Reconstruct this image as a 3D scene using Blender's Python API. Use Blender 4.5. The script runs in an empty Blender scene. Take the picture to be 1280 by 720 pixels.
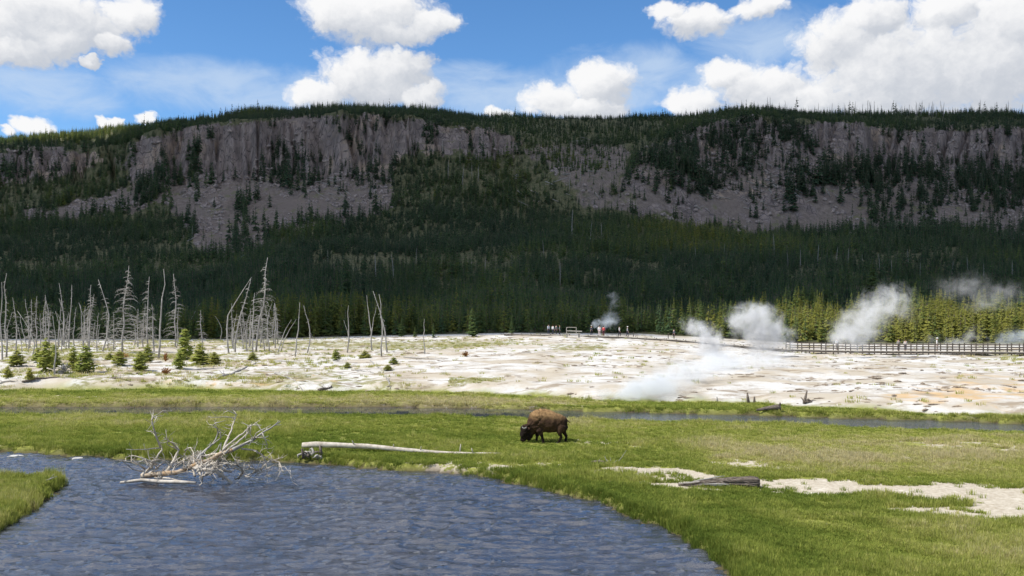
import bpy, bmesh, math, random
import numpy as np
from mathutils import Vector, Matrix

random.seed(7)
RNG = np.random.default_rng(11)
SC = bpy.context.scene
COL = SC.collection
R = math.radians

# ------------------------------------------------------------------ camera
F, H, HY = 1100.0, 6.7, 393.0          # focal length in photo pixels, eye height, horizon row
cam_d = bpy.data.cameras.new('camera')
cam = bpy.data.objects.new('camera', cam_d)
COL.objects.link(cam)
cam.location = (0, 0, H)
cam.rotation_euler = (R(90), 0, 0)
cam_d.sensor_width = 36.0
cam_d.lens = 36.0 * F / 1280.0
cam_d.shift_y = (HY - 360.0) / 1280.0
cam_d.clip_start = 0.5
cam_d.clip_end = 20000
SC.camera = cam

# ------------------------------------------------------------------ light
SUN_EL, SUN_AZ = 54.0, -112.0           # azimuth clockwise from +Y (the view), so the sun is left and a little behind
sun_dir = Vector((math.cos(R(SUN_EL)) * math.sin(R(SUN_AZ)),
                  math.cos(R(SUN_EL)) * math.cos(R(SUN_AZ)), math.sin(R(SUN_EL))))
sd_ = bpy.data.lights.new('sun', 'SUN')
sd_.energy = 3.9
sd_.angle = R(0.5)
sd_.color = (1.0, 0.955, 0.88)
sun = bpy.data.objects.new('sun', sd_)
COL.objects.link(sun)
sun.rotation_euler = (-sun_dir).to_track_quat('-Z', 'Y').to_euler()
sun.location = (0, 0, 60)

vs = SC.view_settings
vs.view_transform = 'Standard'
vs.look = 'None'
vs.exposure = 0.5
vs.gamma = 1.0
SC.render.engine = 'CYCLES'
cy = SC.cycles
cy.use_denoising = True
cy.max_bounces = 6
cy.diffuse_bounces = 3
cy.glossy_bounces = 3
cy.transmission_bounces = 4
cy.transparent_max_bounces = 8
cy.volume_bounces = 2
cy.volume_step_rate = 1.0
cy.sample_clamp_indirect = 4.0
cy.sample_clamp_direct = 6.0
cy.caustics_reflective = False
cy.caustics_refractive = False


class NT:
    """small wrapper to write node trees"""
    def __init__(s, tree):
        s.t = tree
        s.n = tree.nodes
        s.l = tree.links

    def put(s, sock, v):
        if hasattr(v, 'is_output'):
            s.l.new(v, sock)
        elif isinstance(v, (tuple, list)) and sock.type == 'RGBA' and len(v) == 3:
            sock.default_value = (*v, 1)
        else:
            sock.default_value = v

    def add(s, typ, props=None, **ins):
        nd = s.n.new(typ)
        for k, v in (props or {}).items():
            setattr(nd, k, v)
        for k, v in ins.items():
            key = int(k[1:]) if k[0] == '_' and k[1:].isdigit() else k.replace('_', ' ')
            s.put(nd.inputs[key], v)
        return nd

    def m(s, op, a, b=0.0, c=0.0, clamp=False):
        nd = s.n.new('ShaderNodeMath')
        nd.operation = op
        nd.use_clamp = clamp
        s.put(nd.inputs[0], a)
        s.put(nd.inputs[1], b)
        s.put(nd.inputs[2], c)
        return nd.outputs[0]

    def mix(s, f, a, b):
        nd = s.n.new('ShaderNodeMix')
        nd.data_type = 'RGBA'
        s.put(nd.inputs[0], f)
        s.put(nd.inputs[6], a)
        s.put(nd.inputs[7], b)
        return nd.outputs[2]

    def sstep(s, v, lo, hi, a=0.0, b=1.0):
        nd = s.n.new('ShaderNodeMapRange')
        nd.interpolation_type = 'SMOOTHSTEP'
        for i, q in enumerate((v, lo, hi, a, b)):
            s.put(nd.inputs[i], q)
        return nd.outputs[0]

    def noise(s, vec, scale, detail=4.0, rough=0.55, dist=0.0):
        nd = s.n.new('ShaderNodeTexNoise')
        s.put(nd.inputs['Vector'], vec)
        s.put(nd.inputs['Scale'], scale)
        s.put(nd.inputs['Detail'], detail)
        s.put(nd.inputs['Roughness'], rough)
        s.put(nd.inputs['Distortion'], dist)
        return nd.outputs['Fac']

    def attr(s, name, typ='GEOMETRY'):
        nd = s.n.new('ShaderNodeAttribute')
        nd.attribute_type = typ
        nd.attribute_name = name
        return nd.outputs['Fac']

    def xyz(s, x, y, z):
        nd = s.n.new('ShaderNodeCombineXYZ')
        for i, q in enumerate((x, y, z)):
            s.put(nd.inputs[i], q)
        return nd.outputs[0]


# ------------------------------------------------------------------ sky
world = bpy.data.worlds.new('World')
SC.world = world
world.use_nodes = True
W = NT(world.node_tree)
W.n.clear()
SKY_STRENGTH = 0.10
sky = W.n.new('ShaderNodeTexSky')
sky.sky_type = 'NISHITA'
sky.sun_disc = False
sky.sun_elevation = R(SUN_EL)
sky.sun_rotation = R(SUN_AZ)
sky.altitude = 2200
sky.air_density = 1.0
sky.dust_density = 0.25
sky.ozone_density = 1.4
tc = W.n.new('ShaderNodeTexCoord')
sx = W.n.new('ShaderNodeSeparateXYZ')
W.l.new(tc.outputs['Generated'], sx.inputs[0])
dx, dy, dz = sx.outputs
az = W.m('ARCTAN2', dx, dy)
hor = W.m('SQRT', W.m('ADD', W.m('MULTIPLY', dx, dx), W.m('MULTIPLY', dy, dy)))
el = W.m('ARCTAN2', dz, hor)

# cumulus: (column, row, radius across, radius up) of every lobe as seen in the photo
LOBES = [(55, 22, 135, 50), (165, 18, 46, 30), (20, 58, 60, 28), (140, 56, 32, 17), (80, 50, 50, 30),
         (116, 79, 17, 7),
         (470, 20, 100, 42), (425, 12, 55, 34), (540, 30, 48, 22), (500, 40, 60, 20),
         (462, 100, 84, 42), (505, 84, 46, 30), (400, 120, 42, 22), (525, 120, 34, 24), (450, 84, 40, 26),
         (45, 160, 36, 14), (138, 154, 22, 8), (178, 149, 20, 12), (10, 166, 16, 8),
         (752, 106, 48, 34), (692, 124, 44, 25), (725, 136, 80, 18), (622, 141, 22, 10),
         (872, 27, 52, 22), (838, 14, 28, 18), (948, 8, 44, 18),
         (1120, 92, 150, 80), (955, 112, 82, 40), (1050, 52, 66, 46), (1220, 80, 130, 95), (1090, 18, 56, 34),
         (1280, 22, 110, 52), (868, 130, 48, 24), (1185, 12, 60, 34), (910, 95, 40, 26), (1400, 70, 150, 90),
         (-90, 30, 120, 60), (1010, 125, 120, 30)]
WISPS = [(285, 112, 170, 34), (60, 112, 110, 34), (600, 108, 120, 26), (790, 100, 120, 40), (820, 85, 60, 18),
         (960, 50, 110, 36), (640, 125, 160, 22), (900, 100, 90, 30), (20, 95, 60, 16)]


def ang(p):
    s, t = (p[0] - 640) / F, (HY - p[1]) / F
    a = math.atan(s)
    return a, math.atan(t * math.cos(a)), p[2] / F * math.cos(a) ** 2, p[3] / F * math.cos(a)


def lobe_field(u, v, lobes, shape=None):
    out, sh = None, None
    for p in lobes:
        a, e, ra, re = ang(p)
        x = W.m('MULTIPLY', W.m('SUBTRACT', u, a), 1 / ra)
        y = W.m('MULTIPLY', W.m('SUBTRACT', v, e), 1 / re)
        q = W.m('MULTIPLY_ADD', x, x, W.m('MULTIPLY', y, y))
        q = W.m('SUBTRACT', 1.0, q)
        if shape is not None:
            s_ = W.m('MULTIPLY_ADD', x, -0.45, y)
            sh = s_ if sh is None else W.m('MULTIPLY_ADD', W.sstep(W.m('SUBTRACT', q, out), -0.22, 0.22), W.m('SUBTRACT', s_, sh), sh)
        out = q if out is None else W.m('MAXIMUM', out, q)
    if shape is not None:
        shape.append(sh)
    return W.m('MAXIMUM', out, -1.5)


def cloud_density(du, dv, shape=None):
    u = W.m('ADD', az, du)
    v = W.m('ADD', el, dv)
    vec = W.xyz(u, W.m('MULTIPLY', v, 1.25), 0.0)
    w = W.n.new('ShaderNodeTexNoise')
    W.l.new(vec, w.inputs['Vector'])
    w.inputs['Scale'].default_value = 26
    w.inputs['Detail'].default_value = 4
    w.inputs['Roughness'].default_value = 0.6
    ws = W.n.new('ShaderNodeSeparateColor')
    W.l.new(w.outputs['Color'], ws.inputs[0])
    u2 = W.m('ADD', u, W.m('MULTIPLY', W.m('SUBTRACT', ws.outputs[0], 0.5), 0.045))
    v2 = W.m('ADD', v, W.m('MULTIPLY', W.m('SUBTRACT', ws.outputs[1], 0.5), 0.032))
    mask = lobe_field(u2, v2, LOBES, shape)
    vo = W.add('ShaderNodeTexVoronoi', {'feature': 'SMOOTH_F1', 'voronoi_dimensions': '2D'}, Scale=34.0, Detail=3.0,
               Roughness=0.62, Smoothness=0.35, Lacunarity=2.2)
    W.l.new(W.xyz(u2, v2, 0.0), vo.inputs['Vector'])
    bil = W.m('SUBTRACT', 0.55, vo.outputs['Distance'])
    fb = W.m('SUBTRACT', W.noise(vec, 60.0, 7.0, 0.62), 0.5)
    d = W.m('MULTIPLY_ADD', bil, 0.55, W.m('MULTIPLY', mask, 1.25))
    d = W.m('MULTIPLY_ADD', fb, 0.50, d)
    d = W.m('ADD', d, 0.12)
    # the rest of the dome, outside the picture, carries the same broken cumulus
    big = W.noise(W.xyz(W.m('MULTIPLY', dx, 1.0), dy, W.m('MULTIPLY', v, 1.6)), 3.2, 6.0, 0.55)
    far = W.m('MULTIPLY', W.m('SUBTRACT', big, 0.47), 8.0)
    inside = W.m('MULTIPLY', W.sstep(W.m('ABSOLUTE', az), 0.62, 0.8, 1.0, 0.0), W.sstep(el, 0.37, 0.46, 1.0, 0.0))
    far = W.m('MULTIPLY_ADD', inside, -6.0, far)
    return W.m('MAXIMUM', d, far), mask


shape_ = []
den, mask0 = cloud_density(0.0, 0.0, shape_)
shp = W.m('MULTIPLY', W.m('MINIMUM', W.m('MAXIMUM', shape_[0], -1.0), 1.0), W.sstep(mask0, -0.6, 0.0))
den2, _ = cloud_density(-0.016, 0.020)
den3, _ = cloud_density(-0.004, 0.006)
alpha = W.sstep(den, -0.15, 0.75)
relief = W.m('SUBTRACT', den, den2)
fine = W.m('SUBTRACT', den, den3)
soft_n = W.m('SUBTRACT', W.noise(W.xyz(az, W.m('MULTIPLY', el, 1.5), 0.7), 11.0, 4.0, 0.55), 0.5)
lit = W.m('MULTIPLY_ADD', relief, 0.30, W.m('MULTIPLY_ADD', fine, 0.10, W.m('MULTIPLY_ADD', soft_n, 0.7, W.m('MULTIPLY_ADD', shp, 0.46, 0.50))))
lit = W.sstep(lit, 0.0, 1.1)
cl_col = W.mix(lit, (4.1, 4.35, 4.8), (6.75, 6.75, 6.8))
# thin veils
wv = W.xyz(W.m('MULTIPLY', az, 0.45), el, 0.3)
wn = W.noise(wv, 30.0, 6.0, 0.6, 0.6)
wm = lobe_field(az, el, WISPS)
wa = W.m('MULTIPLY', W.sstep(W.m('ADD', wm, W.m('MULTIPLY', W.m('SUBTRACT', wn, 0.5), 3.0)), -0.5, 1.5), 0.72)
hsv = W.add('ShaderNodeHueSaturation', Hue=0.5, Saturation=1.24, Value=1.26, Color=sky.outputs[0])
col = W.mix(wa, hsv.outputs[0], (4.2, 5.1, 6.3))
col = W.mix(alpha, col, cl_col)
below = W.sstep(dz, -0.06, 0.0)
col = W.mix(below, (1.6, 1.8, 1.5), col)
bg = W.add('ShaderNodeBackground', Color=col, Strength=SKY_STRENGTH)
wo = W.n.new('ShaderNodeOutputWorld')
W.l.new(bg.outputs[0], wo.inputs[0])

# ------------------------------------------------------------------ helpers


def vnoise(x, y, seed=0):
    xi = np.floor(x).astype(np.int64)
    yi = np.floor(y).astype(np.int64)
    fx = x - xi
    fy = y - yi
    fx = fx * fx * (3 - 2 * fx)
    fy = fy * fy * (3 - 2 * fy)

    def h(a, b):
        n = (a * 374761393 + b * 668265263 + seed * 974634777) & 0xFFFFFFFF
        n = ((n ^ (n >> 13)) * 1274126177) & 0xFFFFFFFF
        n = n ^ (n >> 16)
        return (n & 0xFFFFFF) / float(0xFFFFFF)
    a, b, c, d = h(xi, yi), h(xi + 1, yi), h(xi, yi + 1), h(xi + 1, yi + 1)
    return (a * (1 - fx) + b * fx) * (1 - fy) + (c * (1 - fx) + d * fx) * fy


def fbm(x, y, octv=4, seed=0, gain=0.5):
    x = np.asarray(x, float)
    y = np.asarray(y, float)
    s, amp, tot = 0.0, 1.0, 0.0
    for o in range(octv):
        s = s + amp * vnoise(x * 2 ** o + 17.3 * o, y * 2 ** o - 9.1 * o, seed + o)
        tot += amp
        amp *= gain
    return s / tot


def smooth(t):
    t = np.clip(t, 0, 1)
    return t * t * (3 - 2 * t)


def poly_sd(px, py, poly):
    """signed distance, positive inside"""
    P = np.asarray(poly, float)
    px = np.asarray(px, float).ravel()
    py = np.asarray(py, float).ravel()
    best = np.full(px.shape, 1e18)
    ins = np.zeros(px.shape, bool)
    n = len(P)
    for i in range(n):
        x0, y0 = P[i]
        x1, y1 = P[(i + 1) % n]
        ex, ey = x1 - x0, y1 - y0
        t = np.clip(((px - x0) * ex + (py - y0) * ey) / (ex * ex + ey * ey + 1e-12), 0, 1)
        best = np.minimum(best, (px - x0 - t * ex) ** 2 + (py - y0 - t * ey) ** 2)
        if y0 != y1:
            c = ((y0 > py) != (y1 > py)) & (px < (x1 - x0) * (py - y0) / (y1 - y0) + x0)
            ins ^= c
    d = np.sqrt(best)
    return np.where(ins, d, -d)


def line_d(px, py, pts):
    best = np.full(np.shape(px), 1e18)
    for (x0, y0), (x1, y1) in zip(pts[:-1], pts[1:]):
        ex, ey = x1 - x0, y1 - y0
        t = np.clip(((px - x0) * ex + (py - y0) * ey) / (ex * ex + ey * ey + 1e-12), 0, 1)
        best = np.minimum(best, (px - x0 - t * ex) ** 2 + (py - y0 - t * ey) ** 2)
    return np.sqrt(best)


def pix(x, y, z=0.0):
    """photo pixel to the point at height z"""
    Y = F * (H - z) / (y - HY)
    return ((x - 640) * Y / F, Y)


def pixY(x, y, Y):
    return Vector(((x - 640) * Y / F, Y, H - (y - HY) * Y / F))


# ------------------------------------------------------------------ terrain
WATER_Z = -0.30
RIVER_PX = [(-400, 566), (0, 566), (60, 568), (150, 573), (250, 577), (330, 577), (400, 581), (470, 586), (540, 591), (600, 597),
            (650, 606), (690, 617), (745, 629), (800, 650), (850, 671), (888, 696), (915, 722), (950, 780), (960, 900),
            (-500, 900), (-300, 720), (-40, 684), (0, 667), (28, 650), (50, 630), (74, 615), (86, 603), (80, 600), (40, 603), (0, 602), (-200, 600)]
RIVER = [pix(x, y, WATER_Z) for x, y in RIVER_PX]
CREEK_PX = [(-700, 512), (-80, 513), (150, 513), (300, 513), (450, 513.5), (600, 515), (700, 518), (800, 521), (900, 523.5), (1000, 526),
            (1100, 529.5), (1200, 533), (1290, 536), (1500, 546), (1900, 560)]
CRW = 3.5
CREEK = [pix(x, y + 2.2, WATER_Z) for x, y in CREEK_PX]

EDGE_X = [-900, 0, 200, 400, 500, 600, 700, 750, 850, 950, 1050, 1150, 1280, 2200]
EDGE_Y = [488, 489, 487, 490, 490, 493, 498, 501, 503, 505, 512, 518, 522, 532]
BASE_X = [-900, 0, 300, 500, 640, 800, 900, 1000, 1280, 2200]
BASE_Y = [424, 424, 424, 419, 416, 417, 423, 429, 430, 430]
YB = 166.0                                # where the terrace meets the foot of the mountain


def near_z(X, Y):
    """height of meadow, river bed and terrace"""
    X = np.asarray(X, float)
    Y = np.asarray(Y, float)
    px = 640 + F * X / np.maximum(Y, 8)
    z = 0.10 * (fbm(X * 0.12, Y * 0.12, 3, 3) - 0.5) + 0.06 * (fbm(X * 0.6, Y * 0.6, 3, 5) - 0.5)
    # banks
    wob = 1.1 * (fbm(X * 0.40, Y * 0.40, 4, 9) - 0.5) + 0.5 * (fbm(X * 2.0, Y * 2.0, 2, 19) - 0.5)
    sd = poly_sd(X, Y, RIVER).reshape(X.shape) + wob
    cd = CRW - line_d(X, Y, CREEK) + wob * 1.1
    wd = np.maximum(sd, cd)
    land = smooth(-wd / 0.40)
    z = z * land + WATER_Z * (1 - land)
    z = np.where(wd > 0, WATER_Z - 0.42 * smooth(wd / 1.3), z)
    # sinter terrace
    Ye = F * H / (np.interp(px, EDGE_X, EDGE_Y) - HY)
    Ye = Ye + 3.0 * (fbm(px * 0.02, px * 0 + 3.0, 4, 21) - 0.5)
    zb = H - (np.interp(px, BASE_X, BASE_Y) - HY) * YB / F
    t = np.clip((Y - Ye) / (YB - Ye), 0, 1)
    step = 0.55 * smooth((Y - Ye) / 3.5)
    inside = smooth((Y - Ye) / 2.0)
    rough = 0.60 * (fbm(X * 0.10, Y * 0.10, 4, 31) - 0.5) + 0.24 * (fbm(X * 0.35, Y * 0.5, 3, 41) - 0.5) * 1.3
    ledge = fbm(X * 0.05, Y * 0.12, 3, 51) * 9
    rough = rough + 0.22 * (smooth((ledge - np.floor(ledge)) * 3) - (ledge - np.floor(ledge)))
    rough = rough * (1 - smooth((Y - YB + 14) / 10))
    zt = step + t * (zb - 0.55) + rough
    return np.where(Y > Ye, z * (1 - inside) + zt * inside, z)


RX = [-900, -200, 0, 60, 120, 180, 210, 250, 300, 350, 400, 450, 500, 560, 620, 700, 760, 820, 870, 920, 960, 1000, 1060, 1120, 1200, 1280, 1500, 2200]
RY = [196, 186, 176, 170, 164, 161, 155, 150, 145, 140, 135, 134, 136, 140, 147, 151, 150, 148, 145, 140, 136, 140, 142, 143, 145, 147, 152, 175]
TX = [-900, 0, 60, 110, 150, 200, 250, 300, 350, 400, 450, 500, 540, 600, 640, 700, 760, 800, 860, 900, 930, 960, 1000, 1050, 1100, 1160, 1220, 1280, 2200]
TY = [205, 189, 186, 187, 178, 165, 160, 154, 151, 147, 146, 149, 157, 163, 171, 190, 186, 178, 164, 152, 145, 151, 156, 159, 161, 161, 160, 162, 180]
BX = [-900, 0, 60, 130, 200, 260, 320, 400, 450, 490, 540, 600, 640, 700, 760, 800, 860, 920, 1000, 1080, 1160, 1220, 1280, 2200]
BY = [240, 222, 226, 234, 226, 220, 222, 218, 215, 206, 192, 193, 200, 214, 212, 210, 214, 218, 208, 206, 202, 206, 220, 240]
CX = [-900, 0, 200, 300, 350, 450, 530, 640, 760, 860, 1000, 1280, 2200]
CY = [300, 282, 285, 285, 280, 270, 262, 262, 272, 285, 288, 292, 305]


def far_z(px, Y):
    """height of the forested slope, talus, cliff and rim; px is the bearing"""
    px = np.asarray(px, float)
    Y = np.asarray(Y, float)
    cliffy = np.interp(px, [-900, 640, 700, 820, 900, 1000, 1060, 1100, 2200], [1, 1, 0.35, 0.35, 0.75, 0.45, 0.8, 1, 1]) * (0.45 + 0.9 * fbm(px * 0.014 + 9, px * 0 + 1.0, 3, 60))
    cl = np.exp(-((Y - 776) / 42.0) ** 2) * cliffy
    rib = (fbm(px * 0.045, Y * 0.012 + 2, 5, 61, 0.6) - 0.5) * 40 + (fbm(px * 0.20, Y * 0.01, 3, 66) - 0.5) * 12
    big = (fbm(px * 0.011, Y * 0.002 + 5, 3, 63) - 0.5) * 60
    cn = fbm(px * 0.042 + 1.2 * fbm(px * 0.02, Y * 0.03, 2, 64), Y * 0.004, 3, 65)
    cleft = np.exp(-((cn - 0.5) / 0.035) ** 2) * 17 + np.exp(-((cn - 0.66) / 0.03) ** 2) * 13
    Yw = Y + (rib + big - cleft) * cl
    hz = lambda yy, D: H + (HY - yy) * D / F
    zb = H - (np.interp(px, BASE_X, BASE_Y) - HY) * YB / F
    c, b, t, r = (np.interp(px, a, q) for a, q in ((CX, CY), (BX, BY), (TX, TY), (RX, RY)))
    yb_ = np.interp(px, [-900, 640, 700, 860, 1000, 1080, 2200], [754, 754, 705, 712, 728, 754, 754])
    keys = [(YB, zb), (300, hz(390 + 0 * px, 300)), (430, hz(346 + 0 * px, 430)), (560, hz(308 + (c - 280) * 0.3, 560)),
            (662, hz(c, 662)), (yb_, hz(b, yb_)), (788, hz(t, 788)), (930, hz(r, 930)), (1000, hz(r + 6, 1000)), (1400, hz(r + 30, 1400))]
    z = np.array(np.broadcast_to(keys[0][1], Yw.shape), float)
    for (y0, z0), (y1, z1) in zip(keys[:-1], keys[1:]):
        tt = np.clip((Yw - y0) / (y1 - y0), 0, 1)
        z = z + tt * (z1 - z0)
    # ledges and blocks in the rock
    q = (z + 6 * (fbm(px * 0.03, Y * 0.02, 3, 71) - 0.5)) / 7.0
    z = z + cl * 8.0 * (smooth((q - np.floor(q)) * 1.6) - (q - np.floor(q)))
    far = smooth((Y - YB) / 120)
    z = z + far * (16 * (fbm(px * 0.006 + 3, Y * 0.006, 3, 83) - 0.5) * smooth((900 - Y) / 150) + 9 * (fbm(px * 0.012, Y * 0.012, 4, 81) - 0.5) + 2.0 * (fbm(px * 0.08 * Y / 700, Y * 0.09, 3, 91) - 0.5))
    return z


def ground_z(X, Y):
    X = np.asarray(X, float)
    Y = np.asarray(Y, float)
    return np.where(Y < YB, near_z(X, Y), far_z(640 + F * X / np.maximum(Y, 8), Y))


_YS = np.concatenate([np.arange(18, 60, 0.1), np.arange(60, YB, 0.25), np.arange(YB, 960, 1.0)])


def on_ground(px, py, ymin=18.0):
    """first point of the terrain seen at a photo pixel"""
    X = (px - 640) / F * _YS
    z = ground_z(X, _YS)
    y = HY + F * (H - z) / _YS
    ok = np.nonzero((y <= py) & (_YS >= ymin))[0]
    i = ok[0] if len(ok) else len(_YS) - 1
    return Vector((X[i], _YS[i], z[i]))


def mesh_from_np(name, V, Fq):
    me = bpy.data.meshes.new(name)
    V = np.ascontiguousarray(V, np.float32)
    Fq = np.ascontiguousarray(Fq, np.int32)
    k = Fq.shape[1]
    me.vertices.add(len(V))
    me.vertices.foreach_set('co', V.ravel())
    me.loops.add(Fq.size)
    me.loops.foreach_set('vertex_index', Fq.ravel())
    me.polygons.add(len(Fq))
    me.polygons.foreach_set('loop_start', np.arange(0, Fq.size, k, dtype=np.int32))
    me.polygons.foreach_set('loop_total', np.full(len(Fq), k, np.int32))
    me.update(calc_edges=True)
    me.polygons.foreach_set('use_smooth', np.ones(len(Fq), bool))
    return me


def fattr(me, name, arr):
    a = me.attributes.new(name, 'FLOAT', 'POINT')
    a.data.foreach_set('value', np.ascontiguousarray(arr, np.float32).ravel())


def tag(o, label=None, cat=None, group=None, kind=None):
    if label:
        o['label'] = label
    if cat:
        o['category'] = cat
    if group:
        o['group'] = group
    if kind:
        o['kind'] = kind
    return o


def link(name, me, mat=None, parent=None, loc=None):
    o = bpy.data.objects.new(name, me)
    COL.objects.link(o)
    if mat is not None and me is not None and not me.materials:
        me.materials.append(mat)
    if parent is not None:
        o.parent = parent
    if loc is not None:
        o.location = loc
    return o


def thing(name, loc, label, cat, group=None, rz=0.0):
    o = bpy.data.objects.new(name, None)
    o.empty_display_size = 0.2
    COL.objects.link(o)
    o.location = loc
    o.rotation_euler = (0, 0, rz)
    return tag(o, label, cat, group)


class MB:
    """mesh builder"""
    def __init__(s):
        s.v, s.f = [], []

    def tube(s, pts, rad, sides=6, cap=True, jit=0.0):
        pts = [Vector(p) for p in pts]
        base = len(s.v)
        n = len(pts)
        t0 = (pts[1] - pts[0]).normalized()
        ref = Vector((0, 0, 1)) if abs(t0.z) < 0.9 else Vector((0, 1, 0))
        a = t0.cross(ref).normalized()
        for i, p in enumerate(pts):
            t = (pts[min(i + 1, n - 1)] - pts[max(i - 1, 0)])
            t = t.normalized() if t.length > 1e-9 else t0
            a = (a - t * a.dot(t)).normalized()
            b = t.cross(a)
            for k in range(sides):
                th = 2 * math.pi * k / sides
                r = rad[i] * (1 + random.uniform(-jit, jit))
                s.v.append(p + (a * math.cos(th) + b * math.sin(th)) * r)
        for i in range(n - 1):
            for k in range(sides):
                k2 = (k + 1) % sides
                s.f.append((base + i * sides + k, base + i * sides + k2, base + (i + 1) * sides + k2, base + (i + 1) * sides + k))
        if cap:
            s.f.append(tuple(base + k for k in range(sides))[::-1])
            s.f.append(tuple(base + (n - 1) * sides + k for k in range(sides)))

    def box(s, c, d, rot=None):
        base = len(s.v)
        c = Vector(c)
        for sx_ in (-1, 1):
            for sy_ in (-1, 1):
                for sz_ in (-1, 1):
                    p = Vector((sx_ * d[0] / 2, sy_ * d[1] / 2, sz_ * d[2] / 2))
                    if rot is not None:
                        p = rot @ p
                    s.v.append(c + p)
        for q in ((0, 1, 3, 2), (4, 6, 7, 5), (0, 4, 5, 1), (2, 3, 7, 6), (0, 2, 6, 4), (1, 5, 7, 3)):
            s.f.append(tuple(base + i for i in q))

    def bar(s, p0, p1, w, h):
        p0, p1 = Vector(p0), Vector(p1)
        d = p1 - p0
        q = d.to_track_quat('X', 'Z').to_matrix()
        s.box((p0 + p1) / 2, (d.length, w, h), q)

    def rings(s, rings, cap=True):
        base = len(s.v)
        k = len(rings[0])
        for r in rings:
            s.v += [Vector(p) for p in r]
        for i in range(len(rings) - 1):
            for j in range(k):
                j2 = (j + 1) % k
                s.f.append((base + i * k + j, base + i * k + j2, base + (i + 1) * k + j2, base + (i + 1) * k + j))
        if cap:
            s.f.append(tuple(base + j for j in range(k))[::-1])
            s.f.append(tuple(base + (len(rings) - 1) * k + j for j in range(k)))

    def mesh(s, name, mat=None, smooth_=True):
        me = bpy.data.meshes.new(name)
        me.from_pydata([tuple(v) for v in s.v], [], s.f)
        me.update()
        if smooth_:
            me.polygons.foreach_set('use_smooth', np.ones(len(me.polygons), bool))
        if mat:
            me.materials.append(mat)
        return me

    def build(s, name, mat=None, parent=None, loc=None, smooth_=True):
        return link(name, s.mesh(name, mat, smooth_), None, parent, loc)


# ------------------------------------------------------------------ materials


def new_mat(name):
    m = bpy.data.materials.new(name)
    m.use_nodes = True
    t = NT(m.node_tree)
    t.n.clear()
    out = t.n.new('ShaderNodeOutputMaterial')
    return m, t, out


def principled(t, out, color, rough=0.9, bump=None, bstr=0.4, bdist=0.05, spec=0.2, **kw):
    p = t.n.new('ShaderNodeBsdfPrincipled')
    t.put(p.inputs['Base Color'], color)
    t.put(p.inputs['Roughness'], rough)
    p.inputs['Specular IOR Level'].default_value = spec
    for k, v in kw.items():
        t.put(p.inputs[k.replace('_', ' ')], v)
    if bump is not None:
        b = t.add('ShaderNodeBump', Height=bump, Strength=bstr, Distance=bdist)
        t.l.new(b.outputs[0], p.inputs['Normal'])
    t.l.new(p.outputs[0], out.inputs[0])
    return p


def simple_mat(name, c0, c1, scale=4.0, rough=0.9, bstr=0.5, bdist=0.02, coord='Object', stretch=None, spec=0.2):
    m, t, out = new_mat(name)
    tcn = t.n.new('ShaderNodeTexCoord')
    v = tcn.outputs[coord]
    if stretch:
        mp = t.add('ShaderNodeMapping', Vector=v)
        mp.inputs['Scale'].default_value = stretch
        v = mp.outputs[0]
    n = t.noise(v, scale, 6.0, 0.65)
    c = t.mix(t.sstep(n, 0.3, 0.7), c0, c1)
    principled(t, out, c, rough, n, bstr, bdist, spec)
    return m


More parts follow.
